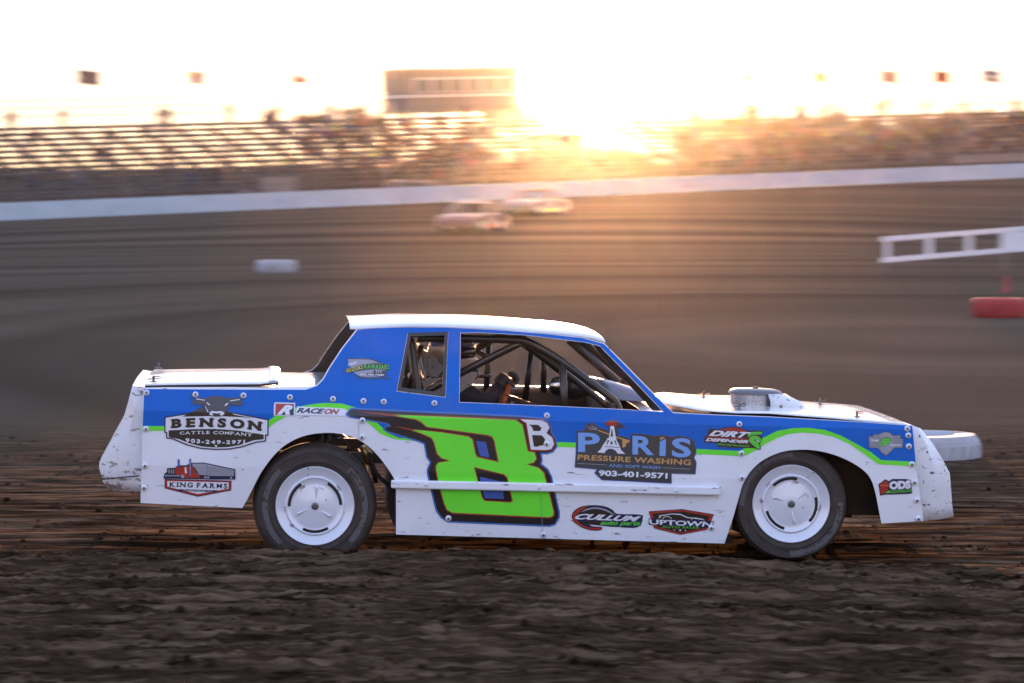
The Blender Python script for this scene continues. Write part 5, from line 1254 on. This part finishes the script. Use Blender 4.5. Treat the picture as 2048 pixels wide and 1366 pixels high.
for s, hnd in ((-1, handR), (1, handL)):
    sh = off(chest, .01, s*.19, .045); el = P(972,805,YD + s*.22); wr = hnd + Vector((-.055, 0, -.035))
    ch.append([v3(chest, .17), v3(sh, .085), v3(sh.lerp(el, .55), .066), v3(el, .058), v3(el.lerp(wr, .45), .054), v3(wr, .038), v3(wr.lerp(hnd, .5), .036)])
    kn = off(hipp, .46, s*.14, .12); ft = off(hipp, .86, s*.13, -.10)
    ch.append([v3(hipp, .15), v3(off(hipp, .05, s*.1, 0), .10), v3(kn, .068), v3(ft, .05), v3(off(ft, .08, 0, .08), .045)])
bme = skin_mesh('driver_body', ch, 2); link('driver_suit', bme, suit, drv, smooth=True)
# gloves: palm, four curled fingers and a thumb closed round the rim
for s, hnd in ((-1, handR), (1, handL)):
    bm = bmesh.new()
    k = hnd + Vector((-.012, 0, .004))
    gl = skin_mesh('glove', [[v3(k+Vector((-.045,0,-.03)), .036), v3(k+Vector((-.012,0,-.004)), .040), v3(k+Vector((.006,0,.016)), .036)]], 2)
    g_ = link('glove', gl, glove, drv, smooth=True)
    for i in range(4):
        dy = (-.033 + .022*i)
        L_ = [.95, 1.06, 1.0, .82][i]
        q0 = k + Vector((.004, dy, .022)); 
        fg = skin_mesh('finger', [[v3(q0, .0125), v3(q0+Vector((.026*L_, 0, .004)), .0118), v3(q0+Vector((.040*L_, 0, -.018)), .0108), v3(q0+Vector((.026*L_, 0, -.040)), .0098)]], 1)
        link('finger', fg, glove, g_, smooth=True)
    q0 = k + Vector((-.006, s*.034, -.006)); th = skin_mesh('thumb', [[v3(q0, .014), v3(q0+Vector((.020, s*.012, -.006)), .0125), v3(q0+Vector((.038, s*.004, -.022)), .011)]], 1); tb = link('thumb', th, glove, g_, smooth=True)
    for part in [g_] + list(g_.children):
        for v in part.data.vertices: v.co = k + (v.co - k)*1.45
# helmet
def ellips(bm, c, rx, ry, rz, seg=32, rings=20, z0=-1.0, mi=0):
    G = []
    for j in range(rings+1):
        ph = math.asin(z0) + (math.pi/2 - math.asin(z0))*j/rings
        G.append([bm.verts.new((c.x + rx*math.cos(ph)*math.cos(2*math.pi*k/seg), c.y + ry*math.cos(ph)*math.sin(2*math.pi*k/seg), c.z + rz*math.sin(ph))) for k in range(seg)])
    for a, b_ in zip(G, G[1:]):
        for k in range(seg): bm.faces.new((a[k], a[(k+1)%seg], b_[(k+1)%seg], b_[k])).material_index = mi
bm = bmesh.new(); ellips(bm, head, .145, .122, .138, z0=-.86)
for v in bm.verts:
    if v.co.x > head.x+.06 and v.co.z < head.z-.02: v.co.x += .025     # chin bar
bm.faces.ensure_lookup_table()
for f in bm.faces:
    c = f.calc_center_median()
    if c.z > head.z+.045: f.material_index = 1
hel = obj('helmet', bm, [paint('helmet_white', (0.50, 0.51, 0.54), rough=0.2), paint('helmet_crown', (0.03,0.10,0.36), rough=0.15)], drv, smooth=True); solid(hel, .008, -1)
bm = bmesh.new(); n = 14; G = []
for j in range(5):
    z = -.030 + .068*j/4; rxy = math.sqrt(max(0, 1-(z/.134)**2))
    G.append([bm.verts.new((head.x + .150*rxy*math.cos(a), head.y + .127*rxy*math.sin(a), head.z + z)) for a in [R(-68 + 136*k/n) for k in range(n+1)]])
for a, b_ in zip(G, G[1:]):
    for k in range(n): bm.faces.new((a[k], a[k+1], b_[k+1], b_[k]))
o = obj('visor', bm, mat('dark_visor', (0.03, 0.03, 0.035), 0.06), hel, smooth=True); solid(o, .004, 1)

# ------------------------------------------------------------------ dust hanging in the evening air
HAZE_D, HAZE_G = 0.0000105, 0.948
bm = bmesh.new(); bx(bm, -920, 920, -70, 920, GZ - 1.2, 30)
hm = bpy.data.materials.new('dust_haze'); hm.use_nodes = True
HN, HL = hm.node_tree.nodes, hm.node_tree.links
HN.remove(HN['Principled BSDF'])
pv = HN.new('ShaderNodeVolumePrincipled'); pv.inputs['Color'].default_value = (0.95, 0.83, 0.70, 1); pv.inputs['Density'].default_value = HAZE_D; pv.inputs['Anisotropy'].default_value = HAZE_G
HL.new(pv.outputs[0], HN['Material Output'].inputs['Volume'])
hz = obj('haze', bm, hm); tag(hz, 'dusty air glowing towards the low sun', kind='stuff')
